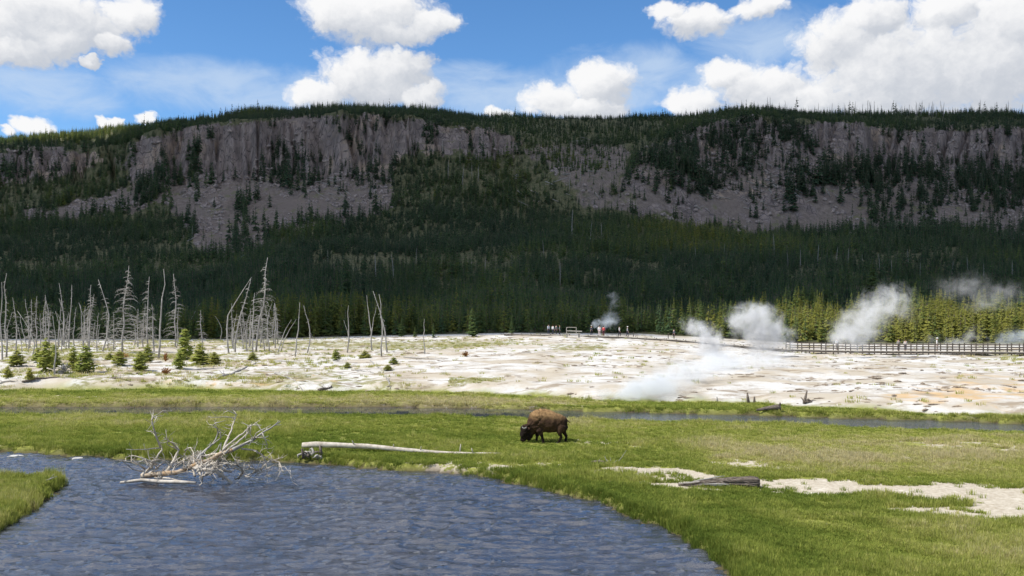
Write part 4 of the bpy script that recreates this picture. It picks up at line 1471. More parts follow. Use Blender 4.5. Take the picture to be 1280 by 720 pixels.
for s in (-1, 1):
    mb = MB()
    mb.tube([bx_(248, 392, .17 * s), bx_(240, 398, .27 * s), bx_(222, 400, .33 * s), bx_(206, 392, .33 * s), bx_(200, 380, .30 * s)], [.042, .038, .032, .022, .006], 8)
    mb.build('horn', M['horn'], bis)
    mb = MB()
    mb.tube([bx_(272, 396, .20 * s), bx_(280, 402, .28 * s), bx_(284, 412, .34 * s)], [.03, .055, .012], 7)
    mb.build('ear', M['fur'], bis)
    mb = MB()
    mb.tube([bx_(228, 440, .195 * s), bx_(226, 440, .222 * s)], [.028, .018], 8)
    mb.build('eye', M['eye'], bis)
mb = MB()
mb.tube([bx_(704, 318), bx_(716, 322), bx_(726, 330), bx_(733, 336)], [.045, .03, .028, .022], 7)
mb.build('tail', M['tailhair'], bis)
mb = MB()
mb.tube([bx_(731, 334), bx_(738, 340), bx_(741, 346)], [.024, .035, .006], 7)
mb.build('tail_tuft', M['tailhair'], bis)
for (a, y) in ((440, .19), (358, -.19), (602, .18), (692, -.17)):
    mb = MB()
    mb.rings([ell(bx_(a, 564, y), .088, .082, 0, axis='z'), ell(bx_(a - 3, 578, y), .10, .09, 0, axis='z')])
    mb.build('hoof', M['hoof'], bis)

# ------------------------------------------------------------------ dead tree lying in the river
FT_Y = F * (H - WATER_Z) / (607.0 - HY)
FK = FT_Y / F


def ft(cx_, cy_):
    px, py = 140 + cx_ / 5.333, 500 + cy_ / 5.333
    d = 0.9 * math.sin(cx_ * 0.0085 + cy_ * 0.011) + 0.5 * math.sin(cx_ * 0.021 - cy_ * 0.017) + 0.6
    d *= min(1.0, 0.25 + (575 - cy_) / 300.0)
    Y = FT_Y + d
    return Vector(((px - 640) * FK, d, (607 - py) * FK))


ft_root = thing('fallen_tree', (0, FT_Y, WATER_Z), 'bleached fallen tree with tangled bare branches lying in the river', 'fallen tree')


def ft_limb(name, pts, r0, r1, mat, twigs=0, jag=1.0):
    P = [ft(*p) for p in pts]
    Q = []
    for a, b in zip(P[:-1], P[1:]):
        n = max(1, int((b - a).length / 0.22))
        for i in range(n):
            q = a.lerp(b, i / n)
            if Q:
                q += Vector((srnd.uniform(-1, 1), srnd.uniform(-1, 1), srnd.uniform(-1, 1))) * 0.022 * jag
            Q.append(q)
    Q.append(P[-1])
    n = len(Q)
    r0, r1 = r0 * 1.5, max(0.011, r1 * 1.5)
    mb = MB()
    mb.tube(Q, [(r0 + (r1 - r0) * (i / (n - 1)) ** 0.8) * srnd.uniform(0.88, 1.12) for i in range(n)], 7)
    for k in range(twigs):
        i = srnd.randint(1, n - 1)
        d = (Q[i] - Q[i - 1]).normalized()
        s = Vector((srnd.uniform(-1, 1), srnd.uniform(-1, 1), srnd.uniform(-0.6, 1)))
        s = (s - d * s.dot(d) * 0.4).normalized()
        L = srnd.uniform(0.14, 0.55)
        r = min(0.017, r0 * 0.4)
        e = Q[i] + s * L * 0.55 + d * L * 0.2
        e2 = e + s * L * 0.4 + Vector((0, 0, srnd.uniform(-0.2, 0.15))) * L
        mb.tube([Q[i], e, e2], [r, r * 0.75, r * 0.35], 4, False)
        if srnd.random() < 0.6:
            mb.tube([e, e + (s + Vector((srnd.uniform(-1, 1), srnd.uniform(-1, 1), srnd.uniform(-.5, 1)))) * L * 0.3], [r * 0.6, r * 0.3], 3, False)
    mb.build(name, M[mat], ft_root)


ft_limb('trunk', [(150, 525), (240, 520), (330, 500), (400, 500), (470, 470), (540, 440), (640, 400), (740, 350), (830, 320)], .075, .05, 'warm', 14)
LIMBS = [([(830, 320), (900, 285), (960, 255), (1040, 200), (1115, 148)], .05, .014, 8), ([(790, 335), (850, 262), (880, 225), (920, 180), (950, 160), (1010, 162)], .035, .010, 6),
         ([(760, 325), (800, 282), (850, 222), (905, 172), (930, 165), (925, 225)], .035, .010, 5), ([(900, 285), (960, 240), (1060, 235)], .022, .008, 6),
         ([(960, 255), (1000, 205), (1060, 165)], .022, .007, 4), ([(1030, 205), (1045, 240), (1050, 285), (1010, 340)], .016, .005, 5),
         ([(530, 435), (560, 385), (590, 330), (602, 270), (640, 232)], .04, .012, 6), ([(600, 275), (605, 225), (590, 200), (560, 195)], .022, .008, 6),
         ([(590, 330), (630, 292), (640, 238)], .02, .008, 3), ([(745, 345), (760, 285), (745, 200), (735, 130), (700, 100), (685, 80)], .036, .008, 9),
         ([(735, 130), (718, 95)], .012, .005, 2), ([(735, 145), (660, 130), (620, 120)], .012, .005, 3), ([(600, 195), (640, 170), (690, 160)], .012, .005, 2),
         ([(285, 330), (280, 225), (276, 130), (240, 95)], .032, .007, 12), ([(276, 135), (300, 105), (340, 72), (388, 76)], .018, .006, 4),
         ([(274, 150), (240, 175), (218, 205)], .014, .005, 4), ([(278, 215), (215, 212)], .012, .005, 3), ([(330, 100), (325, 140)], .010, .005, 1),
         ([(285, 335), (240, 325), (140, 312)], .018, .005, 5), ([(330, 495), (345, 430), (352, 370), (335, 310), (320, 262)], .045, .012, 10),
         ([(352, 375), (310, 320), (330, 280)], .02, .008, 4), ([(150, 525), (195, 480), (235, 440), (290, 348)], .045, .02, 6), ([(175, 520), (240, 480), (305, 432)], .036, .015, 5),
         ([(165, 485), (130, 440), (80, 412)], .03, .008, 6), ([(160, 500), (110, 480), (60, 400), (0, 398)], .018, .005, 4),
         ([(440, 480), (500, 458), (560, 455), (640, 458), (690, 468), (740, 512), (775, 560), (785, 580)], .05, .035, 8),
         ([(745, 425), (800, 418), (845, 425), (868, 455), (850, 510), (800, 545)], .03, .018, 7), ([(870, 320), (940, 352), (1000, 430), (1060, 452), (1090, 525)], .028, .008, 9),
         ([(960, 380), (975, 430), (1000, 490), (1020, 555)], .022, .008, 8), ([(1000, 440), (1050, 425), (1100, 408)], .014, .005, 5), ([(920, 440), (940, 490), (890, 535)], .016, .006, 6),
         ([(1090, 500), (1170, 480), (1200, 545)], .012, .005, 5), ([(1060, 450), (1085, 490), (1075, 548)], .014, .006, 5), ([(420, 495), (500, 425), (600, 382), (740, 352)], .035, .02, 8),
         ([(560, 442), (640, 436), (700, 420), (850, 430)], .03, .012, 7), ([(360, 500), (375, 450), (360, 430)], .022, .010, 4), ([(470, 480), (490, 430), (520, 380)], .016, .006, 5),
         ([(600, 470), (620, 510), (610, 550)], .02, .010, 6), ([(650, 470), (690, 520), (660, 560)], .018, .008, 6), ([(380, 380), (440, 350), (500, 390)], .02, .008, 6),
         ([(240, 540), (340, 530), (450, 545)], .03, .02, 4), ([(860, 520), (920, 530), (1000, 545)], .016, .006, 6), ([(1110, 470), (1180, 500), (1230, 530)], .010, .004, 4)]
for q in range(46):
    x0, y0 = srnd.uniform(150, 1000), srnd.uniform(430, 545)
    dx0 = srnd.uniform(-130, 150)
    h0 = srnd.uniform(20, 140) if x0 < 760 else srnd.uniform(10, 80)
    LIMBS.append(([(x0, y0), (x0 + dx0 * .4, y0 - h0 * .7), (x0 + dx0 * .8, y0 - h0), (x0 + dx0 * 1.15, y0 - h0 * srnd.uniform(0.3, 1.1))], srnd.uniform(.016, .036), .008, srnd.randint(3, 7)))
for i, (pts, r0, r1, tw) in enumerate(LIMBS):
    ft_limb('branch', pts, r0, r1, 'drift' if i % 6 else 'dead', tw)
# pale log floating along its front
mb = MB()
P = [ft(70, 547) + Vector((0, -0.35, 0.02)), ft(180, 546) + Vector((0, -0.38, 0.03)), ft(330, 545) + Vector((0, -0.4, 0.03)), ft(470, 545) + Vector((0, -0.36, 0.03)), ft(580, 546) + Vector((0, -0.3, 0.03))]
c = P[2].copy()
lg_ = thing('driftwood_log', (c.x, FT_Y + c.y, WATER_Z + c.z), 'smooth pale log floating along the front of the fallen tree', 'log')
mb.tube([p - c for p in P], [.05, .075, .082, .075, .05], 9, True, 0.05)
mb.build('log_stem', M['drift'], lg_)

# ------------------------------------------------------------------ long bare log and root tangle on the far bank
a, b = on_ground(378, 564.5, 24), on_ground(625, 569, 24)
a.z, b.z = float(ground_z(a.x, a.y)), float(ground_z(b.x, b.y))
c = (a + b) / 2
wl = thing('driftwood_log', c, 'long pale debarked log lying on the grass of the river bank', 'log')
mb = MB()
pts, rad = [], []
for i in range(16):
    t_ = i / 15
    q = a.lerp(b, t_)
    q.z = float(ground_z(q.x, q.y))
    r = 0.15 - 0.095 * t_
    if t_ < 0.05:
        r *= 0.9
    q.z += 0.20 * (1 - t_) + r * 0.8 + 0.05 * math.sin(t_ * 7)
    q.y += 0.12 * math.sin(t_ * 5)
    pts.append(q - c)
    rad.append(r)
mb.tube(pts, [q_ * srnd.uniform(0.9, 1.1) for q_ in rad], 12, True, 0.08)
mb.build('log_stem', M['drift'], wl)
for t_, L in ((4, .35), (7, .25), (9, .3), (12, .45), (13, .3)):
    mb = MB()
    d = Vector((srnd.uniform(-.3, .3), srnd.uniform(-.8, .2), srnd.uniform(.4, 1))).normalized() * L
    mb.tube([pts[t_], pts[t_] + d * .6, pts[t_] + d], [.035, .03, .015], 6)
    mb.build('branch_stub', M['drift'], wl)
p = on_ground(394, 578, 24)
rt = thing('root_tangle', p, 'knotted grey root tangle at the water edge under the long log', 'driftwood')
for q in range(16):
    mb = MB()
    x0 = srnd.uniform(-.55, .35)
    st = Vector((x0, srnd.uniform(-.1, .4), srnd.uniform(-.05, .15)))
    d = Vector((srnd.uniform(-.9, .3), srnd.uniform(-.5, .5), srnd.uniform(.05, 0.9)))
    L = srnd.uniform(.3, .75)
    mb.tube([st, st + d * L * .4 + Vector((0, 0, .08)), st + d * L * .8, st + d * L + Vector((srnd.uniform(-.2, .2), 0, -.15))], [.08, .065, .045, .015], 6, True, .1)
    mb.build('root', M['dead' if q % 3 else 'darkwood'], rt)

# ------------------------------------------------------------------ dark rotten log on the pale gravel
a, b = on_ground(848, 607.5, 24), on_ground(948, 610.5, 24)
c = (a + b) / 2
c.z = float(ground_z(c.x, c.y))
dl = thing('rotten_log', c, 'dark cracked weathered log with a sawn right end on pale gravel', 'log')
half = (b - a) / 2
rings = []
grooves = [srnd.uniform(0.72, 1.12) for _ in range(26)]
for i in range(22):
    t_ = i / 21
    r = 0.06 + 0.165 * smooth(np.array(t_ * 1.5)) + 0.015 * math.sin(t_ * 9)
    ring = []
    for k in range(26):
        th = 2 * math.pi * k / 26
        rr = r * (grooves[k] + 0.12 * math.sin(t_ * 11 + k * 1.7) + srnd.uniform(-.04, .04))
        zc = 0.85 * r
        ring.append((-half.x + 2 * half.x * t_, rr * 1.15 * math.cos(th) - half.y + 2 * half.y * t_, max(-0.05, zc + rr * math.sin(th))))
    rings.append(ring)
mb = MB()
mb.rings(rings)
mb.build('log_stem', M['darkwood'], dl)
for q in range(16):
    t0 = srnd.uniform(0.0, 0.75)
    t1 = min(1.0, t0 + srnd.uniform(0.15, 0.5))
    th = srnd.uniform(1.2, 4.4) if q % 2 else srnd.uniform(2.4, 4.0)
    mb = MB()
    P = []
    for i in range(5):
        tt = t0 + (t1 - t0) * i / 4
        r = (0.06 + 0.165 * float(smooth(np.array(tt * 1.5)))) * 1.07
        P.append((-half.x + 2 * half.x * tt, r * 1.15 * math.cos(th) + srnd.uniform(-.015, .015) - half.y + 2 * half.y * tt, max(0.02, 0.85 * r + r * math.sin(th + .1 * i) + srnd.uniform(-.012, .012))))
    mb.tube(P, [.012, .026, .03, .024, .01], 5)
    mb.build('splinter', M['dead' if q % 3 == 0 else 'darkwood'], dl)

# ------------------------------------------------------------------ stumps and small pieces by the creek
STUMPS = [(936, 505, 934, 491, .10, 'darkwood', 'short dark post like stump left of a pair beside the creek'),
          (943, 505, 943, 496, .09, 'darkwood', 'lower dark stump right of a pair beside the creek'),
          (897, 503, 896, 496, .06, 'dead', 'tiny pale stump on the white crust edge left of the paired stumps')]
for (x0, y0, x1, y1, r_, mt, lb) in STUMPS:
    p = on_ground(x0, y0, 50)
    k = p.y / F
    st = thing('tree_stump', p, lb, 'stump', None)
    mb = MB()
    hh = (y0 - y1) * k
    mb.tube([(0, 0, -0.1), ((x1 - x0) * k * .5, 0, hh * .5), ((x1 - x0) * k, 0, hh)], [r_ * 1.5, r_, r_ * .55], 8, True, .15)
    mb.build('stem', M[mt], st)
    mb = MB()
    for q in range(5):
        an = q * 1.256 + .3
        mb.tube([(0, 0, .05), (math.cos(an) * r_ * 3, math.sin(an) * r_ * 3, -.04)], [r_ * .7, r_ * .2], 5)
    mb.build('root', M[mt], st)
p = on_ground(1008, 505, 50)
k = p.y / F
st = thing('tree_stump', p, 'forked brown dead stump leaning right at the meadow edge of the white crust', 'stump')
for pts_, r_ in (([(-3, 0), (-1, 6), (2, 16)], .12), ([(-2, 1), (3, 5), (9, 1)], .11), ([(0, 3), (6, 2), (14, -2)], .08), ([(-3, 0), (-4, 5), (-6, 8)], .05)):
    mb = MB()
    mb.tube([(q[0] * k, 0.1 * i, q[1] * k) for i, q in enumerate(pts_)], [r_, r_ * .8, r_ * .4], 7, True, .12)
    mb.build('branch', M['darkwood'], st)
p = on_ground(962, 516, 50)
k = p.y / F
st = thing('fallen_log', p, 'dark stubby log lying on the green strip beside the creek', 'log')
mb = MB()
mb.tube([(-.9, 0, .08), (-.3, .1, .16), (.35, .05, .24), (.75, 0, .26)], [.07, .12, .19, .22], 9, True, .1)
mb.build('log_stem', M['darkwood'], st)
mb = MB()
mb.tube([(.6, 0, .3), (.7, -.1, .5), (.66, -.2, .62)], [.1, .08, .03], 6)
mb.build('branch_stub', M['darkwood'], st)


def stone(px_, py_, w, d, h, lb):
    p = on_ground(px_, py_, 20)
    bm = bmesh.new()
    bmesh.ops.create_icosphere(bm, subdivisions=3, radius=1.0)
    for v in bm.verts:
        n = 0.8 + 0.4 * float(fbm(np.array(v.co.x * 1.7 + px_), np.array(v.co.y * 1.7 + v.co.z), 3, 5))
        v.co = Vector((v.co.x * w * n, v.co.y * d * n, max(-.5, v.co.z) * h * n))
    me = bpy.data.meshes.new('stone')
    bm.to_mesh(me)
    bm.free()
    o_ = link('stone', me, M['stone'], None, p)
    o_.location.z = max(p.z, WATER_Z - 0.02)
    tag(o_, lb, 'stone')


stone(1131, 574, .30, .22, .10, 'flat white stone alone on the right meadow')
stone(20, 578, .42, .3, .10, 'flat pale stone awash in the left river channel, nearer the photo edge')
stone(98, 578, .34, .26, .09, 'flat pale stone awash in the left river channel, nearer the fallen tree')
p = on_ground(60, 604, 20)
dr = thing('driftwood_stick', p + Vector((0, 0, .05)), 'small dark stick on the tip of the grassy spit in the river', 'stick')
mb = MB()
mb.tube([(-.25, 0, 0), (.05, .05, .1), (.35, 0, .22)], [.03, .025, .01], 6)
mb.build('stick_stem', M['dead'], dr)
mb = MB()
mb.tube([(.05, .05, .1), (.2, .1, .3)], [.015, .006], 5)
mb.build('twig', M['dead'], dr)

# ------------------------------------------------------------------ boardwalk
BW_PX = [(632, 420.5, 155), (700, 422, 152), (780, 425, 148), (850, 429, 143), (910, 432.5, 138), (985, 436.5, 132), (1060, 438.5, 128), (1130, 439, 126), (1200, 439.5, 124), (1320, 440.5, 121)]
BW = []
for x, y, Y in BW_PX:
    X = (x - 640) / F * Y
    z = max(float(ground_z(X, Y)) + 0.28, H - (y - HY) * Y / F)
    BW.append(Vector((X, Y, z)))
bw = thing('boardwalk', BW[4], 'long weathered wooden boardwalk with railings along its right half', 'boardwalk')
O = BW[4]


def bw_at(px_):
    xs = [p[0] for p in BW_PX]
    i = max(0, min(len(xs) - 2, int(np.searchsorted(xs, px_)) - 1))
    t_ = (px_ - xs[i]) / (xs[i + 1] - xs[i])
    return BW[i].lerp(BW[i + 1], t_)


deck, beams = MB(), MB()
for a, b in zip(BW[:-1], BW[1:]):
    d = (b - a)
    n = max(1, int(d.length / 0.32))
    q = d.to_track_quat('X', 'Z').to_matrix()
    for i in range(n):
        c = a.lerp(b, (i + 0.5) / n) - O
        deck.box(c + Vector((0, 0, srnd.uniform(-.008, .008))), (d.length / n * 0.9, 2.0, .05), q)
    s = q @ Vector((0, 1, 0))
    for w in (-.9, .9):
        beams.bar(a - O + s * w + Vector((0, 0, -.16)), b - O + s * w + Vector((0, 0, -.16)), .10, .22)
o_ = deck.build('deck_planks', M['boardtop'], bw, None, False)
o_['kind'] = 'stuff'
beams.build('beam', M['board'], bw, None, False)
side = Vector((0, -0.95, 0))
postm = MB()
postm.box((0, 0, -.25), (.12, .12, .8))
short_post = postm.mesh('support_post', M['board'], False)
for px_ in np.arange(640, 990, 12.0):
    for s in (-1, 1):
        link('support_post', short_post, None, bw, bw_at(px_) - O + side * s)
postm = MB()
postm.box((0, 0, .30), (.12, .12, 1.75))
rail_post = postm.mesh('rail_post', M['board'], False)
for px_ in np.arange(985, 1316, 15.0):
    for s in (-1, 1):
        link('rail_post', rail_post, None, bw, bw_at(px_) - O + side * s)
for s in (-1, 1):
    for zz, hh in ((1.0, .09), (.64, .10), (.32, .10)):
        for a, b in zip(BW[5:-1], BW[6:]):
            mb = MB()
            off = side * s * 1.08 + Vector((0, 0, zz))
            mb.bar(a - O + off, b - O + off, .05, hh)
            mb.build('rail', M['board'], bw, None, False)
# low timber edging further back in the middle
for px0, px1 in ((742, 772), (772, 802), (802, 838), (838, 872)):
    mb = MB()
    e = [bw_at(q) - O + Vector((0, 5.5, -0.05)) for q in (px0, px1)]
    mb.bar(e[0], e[1], .3, .12)
    mb.build('edge_timber', M['boardtop'], bw, None, False)
for px_ in (757, 798, 843):
    postm2 = link('rail_post', rail_post, None, bw, bw_at(px_) - O + Vector((0, 5.5, -.35)))

# wooden rest frame beside the boardwalk
p = on_ground(717, 423, 120)
fr = thing('viewing_bench', p + Vector((0, 1.5, 0.25)), 'tan wooden bench with an open back frame standing by the left boardwalk', 'bench')
for nm, bars in (('seat', [((-1.2, 0, .5), (1.2, 0, .5), .45, .08)]), ('back_frame', [((-1.1, .25, 1.5), (.6, .25, 1.5), .08, .09), ((-1.05, .25, .5), (-1.05, .25, 1.5), .08, .09), ((.55, .25, .5), (.55, .25, 1.5), .08, .09)]),
                 ('backrest', [((-1.1, .25, .95), (1.5, .25, .85), .06, .16)]), ('leg', [((-1.0, 0, -.2), (-1.0, 0, .46), .12, .3)]), ('leg', [((1.0, 0, -.2), (1.0, 0, .46), .12, .3)])):
    mb = MB()
    for p0, p1, w, h in bars:
        mb.bar(p0, p1, w, h)
    mb.build(nm, M['boardtop'], fr, None, False)

# ------------------------------------------------------------------ people on the boardwalk
M['skin'] = simple_mat('skin', (0.50, 0.32, 0.24), (0.56, 0.37, 0.28), 8.0, 0.6)


def cloth(c):
    return simple_mat('cloth', tuple(q * 0.85 for q in c), c, 12.0, 0.9)


def skin_mesh(name, verts, edges, radii, root=0):
    me = bpy.data.meshes.new(name)
    me.from_pydata(verts, edges, [])
    o = bpy.data.objects.new(name, me)
    COL.objects.link(o)
    md = o.modifiers.new('skin', 'SKIN')
    md.use_smooth_shade = True
    for i, v in enumerate(me.skin_vertices[0].data):
        v.radius = radii[i] if isinstance(radii[i], tuple) else (radii[i], radii[i])
        v.use_root = (i == root)
    sb = o.modifiers.new('sub', 'SUBSURF')
    sb.levels = sb.render_levels = 1
    d = bpy.context.evaluated_depsgraph_get()
    m2 = bpy.data.meshes.new_from_object(o.evaluated_get(d))
    bpy.data.objects.remove(o)
    return m2


def person(px_, back, rz, shirt, trousers, hair, hat, lb, stride=0.0, ht=1.72):
    p = bw_at(px_) + Vector((0, back, 0.03))
    root = thing('person', p, lb, 'person', 'people on the boardwalk', rz)
    root.scale = (ht / 1.72,) * 3
    s = stride
    V_ = [(0, 0, .95), (0, 0, 1.15), (0, 0, 1.38), (0, -.01, 1.50), (0, -.02, 1.62), (0, -.02, 1.70)]
    E_ = [(0, 1), (1, 2), (2, 3), (3, 4), (4, 5)]
    Rr = [(.13, .10), (.12, .095), (.15, .10), (.05, .05), (.085, .10), (.05, .06)]
    cl_sh = []
    for sg in (-1, 1):
        b = len(V_)
        arm = [(.18 * sg, 0, 1.41), (.22 * sg, .02 + .03 * s * sg, 1.14), (.23 * sg, -.06 + .1 * s * sg, .90), (.235 * sg, -.09 + .1 * s * sg, .83)]
        V_ += arm
        E_ += [(2, b), (b, b + 1), (b + 1, b + 2), (b + 2, b + 3)]
        Rr += [.055, .042, .028, (.032, .02)]
        for f_ in range(5):
            q = len(V_)
            ln = (.075, .085, .08, .065, .05)[f_]
            if f_ < 4:
                bx0, by0 = .235 * sg, -.115 + .02 * f_ + .1 * s * sg
                V_ += [(bx0, by0, .80), (bx0 - .012 * sg, by0 - .006, .80 - ln)]
            else:
                V_ += [(.225 * sg, -.135 + .1 * s * sg, .83), (.21 * sg, -.145 + .1 * s * sg, .79)]
            E_ += [(b + 3, q), (q, q + 1)]
            Rr += [.009, .0075]
        cl_sh.append(arm)
        b = len(V_)
        legp = [(.09 * sg, 0, .90), (.10 * sg, -.02 - .12 * s * sg, .50), (.10 * sg, .03 - .22 * s * sg, .09), (.11 * sg, -.10 - .22 * s * sg, .035)]
        V_ += legp
        E_ += [(0, b), (b, b + 1), (b + 1, b + 2), (b + 2, b + 3)]
        Rr += [.085, .058, .042, (.04, .03)]
        cl_sh.append(legp)
    me = skin_mesh('person_body', V_, E_, Rr)
    link('body', me, M['skin'], root)
    for nm, dx_ in (('eye', -.032), ('eye', .032)):
        mb = MB()
        mb.tube([(dx_, -.105, 1.625), (dx_, -.118, 1.625)], [.014, .008], 6)
        mb.build(nm, M['eye'], root)
    a1, l1, a2, l2 = cl_sh
    VV = [(0, 0, .93), (0, 0, 1.15), (0, 0, 1.38), (0, 0, 1.46)]
    EE = [(0, 1), (1, 2), (2, 3)]
    RR = [(.165, .13), (.15, .12), (.175, .125), (.07, .07)]
    for arm in (a1, a2):
        b = len(VV)
        VV += [arm[0], arm[1], tuple(Vector(arm[1]).lerp(Vector(arm[2]), .8))]
        EE += [(2, b), (b, b + 1), (b + 1, b + 2)]
        RR += [.075, .06, .048]
    link('jacket', skin_mesh('jacket', VV, EE, RR), cloth(shirt), root)
    VV, EE, RR = [(0, 0, .96)], [], [(.165, .13)]
    for lg2 in (l1, l2):
        b = len(VV)
        VV += lg2[:3]
        EE += [(0, b), (b, b + 1), (b + 1, b + 2)]
        RR += [.105, .078, .06]
    link('trousers', skin_mesh('trousers', VV, EE, RR), cloth(trousers), root)
    mb = MB()
    mb.rings([ell((0, .005, z_), r_, r_ * 1.12, 0, 10, 'z') for z_, r_ in ((1.60, .088), (1.66, .105), (1.72, .095), (1.755, .05))])
    mb.build('hair', cloth(hair), root)
    if hat:
        mb = MB()
        mb.rings([ell((0, -.03, z_), r_, r_ * 1.15, 0, 12, 'z') for z_, r_ in ((1.69, .16), (1.70, .165), (1.71, .115), (1.79, .095), (1.80, .04))])
        mb.build('hat', cloth(hat), root)


PEOPLE = [
    (686, .2, 0.6, (.55, .60, .66), (.05, .06, .09), (.05, .03, .02), None, 'person in a pale blue top at the left end of the group, by the bench', 0.2, 1.75),
    (691, -.5, 2.4, (.62, .64, .66), (.04, .045, .06), (.12, .07, .04), None, 'person in a light grey top, second from the left end of the boardwalk group', 0.0, 1.66),
    (695.5, .3, -.8, (.10, .12, .14), (.03, .03, .04), (.04, .03, .02), None, 'person dressed all in dark clothes, third from the left on the boardwalk', 0.4, 1.7),
    (699.5, .0, 1.4, (.18, .22, .22), (.05, .05, .06), (.25, .16, .08), None, 'person in a dark grey green jacket just left of the wooden bench', 0.2, 1.62),
    (740, .3, .3, (.07, .08, .10), (.04, .04, .05), (.04, .03, .02), (.5, .5, .48), 'person in black with a pale hat, left of the white shirt', 0.2, 1.74),
    (749.5, -.3, 3.0, (.80, .80, .80), (.60, .50, .48), (.06, .04, .03), None, 'person in a white shirt before the small steam puff', 0.1, 1.76),
    (754.5, -.5, 2.6, (.55, .06, .07), (.10, .03, .04), (.03, .02, .02), None, 'person in a red jacket beside the white shirted person', 0.3, 1.72),
    (774.5, .1, 1.2, (.72, .72, .70), (.03, .03, .04), (.04, .03, .02), None, 'person in a white top and black trousers walking, left of the striding pair', 0.7, 1.75),
    (784.5, .1, 1.5, (.35, .36, .38), (.05, .05, .07), (.05, .04, .03), (.72, .70, .66), 'person in grey with a pale sun hat right of the white topped walker', 0.8, 1.70),
    (843, .2, -1.2, (.08, .09, .12), (.03, .03, .04), (.03, .02, .02), None, 'lone person in dark clothes left of the tall steam column', 0.3, 1.72),
    (1047, .2, .4, (.78, .78, .76), (.35, .33, .30), (.10, .07, .05), None, 'person in white standing at the left start of the railing', 0.0, 1.7),
    (1124, .2, .2, (.40, .38, .34), (.08, .08, .09), (.06, .04, .03), None, 'person in a tan jacket leaning by the rail right of the drifting steam', 0.1, 1.7),
    (1133, .3, -.3, (.66, .60, .55), (.10, .10, .12), (.10, .06, .04), None, 'person in a cream top beside the tan jacket at the rail', 0.1, 1.6),
    (1172, .1, .9, (.82, .80, .76), (.45, .40, .36), (.08, .05, .04), (.75, .73, .70), 'person in pale clothes and sun hat standing taller behind the right rail', 0.1, 1.85),
]
for q in PEOPLE:
    person(*q)

# ------------------------------------------------------------------ grass
GK = []
for i in range(6):
    v, f, sh = [], [], []
    nb3 = 26
    for q in range(nb3):
        a = rnd.uniform(0, 6.283)
        r0 = 0.16 * math.sqrt(rnd.random())
        ox, oy = r0 * math.cos(a), r0 * math.sin(a)
        h_ = rnd.uniform(0.45, 1.05) * 0.22
        a2 = a + rnd.uniform(-1.2, 1.2)
        ben = rnd.uniform(0.05, 0.55) * h_
        w_ = rnd.uniform(0.006, 0.012)
        wx_, wy_ = -math.sin(a2) * w_, math.cos(a2) * w_
        dx_, dy_ = math.cos(a2), math.sin(a2)
        b = len(v)
        v += [(ox - wx_, oy - wy_, -0.01), (ox + wx_, oy + wy_, -0.01), (ox + dx_ * ben * .35 + wx_ * .8, oy + dy_ * ben * .35 + wy_ * .8, h_ * .6), (ox + dx_ * ben * .35 - wx_ * .8, oy + dy_ * ben * .35 - wy_ * .8, h_ * .6), (ox + dx_ * ben, oy + dy_ * ben, h_)]
        f += [(b, b + 1, b + 2, b + 3), (b + 3, b + 2, b + 4)]
        s = rnd.random()
        sh += [s * .8, s * .8, s, s, min(1, s + .15)]
    GK.append(crown_mesh('grass_tuft', (v, f, sh), M['grass']))
NG = 230000
gy = 1.0 / RNG.uniform(1 / 84.0, 1 / 19.0, NG)
gpx = RNG.uniform(-70, 1350, NG)
gX = (gpx - 640) / F * gy
gz = near_z(gX, gy)
gpy = HY + F * H / gy
sd = poly_sd(gX, gy, RIVER)
cd = CRW - line_d(gX, gy, CREEK)
gYe = F * H / (np.interp(gpx, EDGE_X, EDGE_Y) - HY)
bare = np.zeros(NG)
for poly, w, k in BARE:
    bare = np.maximum(bare, k * soft(poly, gpx, gpy, w))
n1 = fbm(gX * 0.9, gy * 0.9, 4, 301)
n2 = fbm(gX * 0.22, gy * 0.22, 4, 311)
ok = (gz > -0.285) & (gy < gYe + 1.5 * (n1 - 0.3)) & (bare + (n1 - 0.5) * 2.2 + RNG.normal(0, .16, NG) < 0.46 + 1.2 * (RNG.random(NG) < 0.02) * (n1 > 0.56))
ok |= (gz > -0.1) & (gy < gYe) & (fbm(gX * 0.22, gy * 0.9, 3, 351) > 0.585) & (RNG.random(NG) < 0.55)
ok &= RNG.random(NG) < np.where(n1 > 0.42, 1.0, 0.55)
bisd = (np.abs(gX - bp_.x) < 1.35) & (gy < bp_.y) & (gy > bp_.y - 1.5)
gX, gy, gz, gpx, gpy, n1, n2, bisd, sd, cd = (q[ok] for q in (gX, gy, gz, gpx, gpy, n1, n2, bisd, sd, cd))
nG = len(gX)
dry = np.zeros(nG)
for poly, w, k in DRY:
    dry = np.maximum(dry, k * soft(poly, gpx, gpy, w))
hgt = RNG.uniform(0.5, 1.25, nG) * (0.25 + 1.3 * n2) * (0.45 + 1.0 * n1) * np.where(RNG.random(nG) < 0.04, 1.6, 1.0)
hgt = np.where(bisd, hgt * 0.5, hgt)
hgt *= 1.0 + 0.5 * smooth(1 + sd / 1.2) + 0.3 * smooth(1 + cd / 1.5)
wid = np.maximum(0.9, gy / 42.0) * RNG.uniform(0.8, 1.25, nG)
n3 = fbm(gX * 0.07, gy * 0.07, 3, 321)
tint = 0.36 + 0.8 * (n2 - 0.5) + 0.75 * (n1 - 0.5) + 0.7 * (n3 - 0.5) + dry * 0.75 + RNG.normal(0, .10, nG)
tint -= 0.18 * np.exp(-((gpy - 530) / 14.0) ** 2) * (gpx < 620)
tint = np.clip(tint, 0, 1)
o = scatter('grass', np.stack([gX, gy, gz], -1), RNG.integers(0, 6, nG), RNG.uniform(0, 6.28, nG), np.stack([wid, wid, hgt], -1), tint, GK)
tag(o, 'short green and straw coloured grass covering the river meadow', 'grass', kind='stuff')

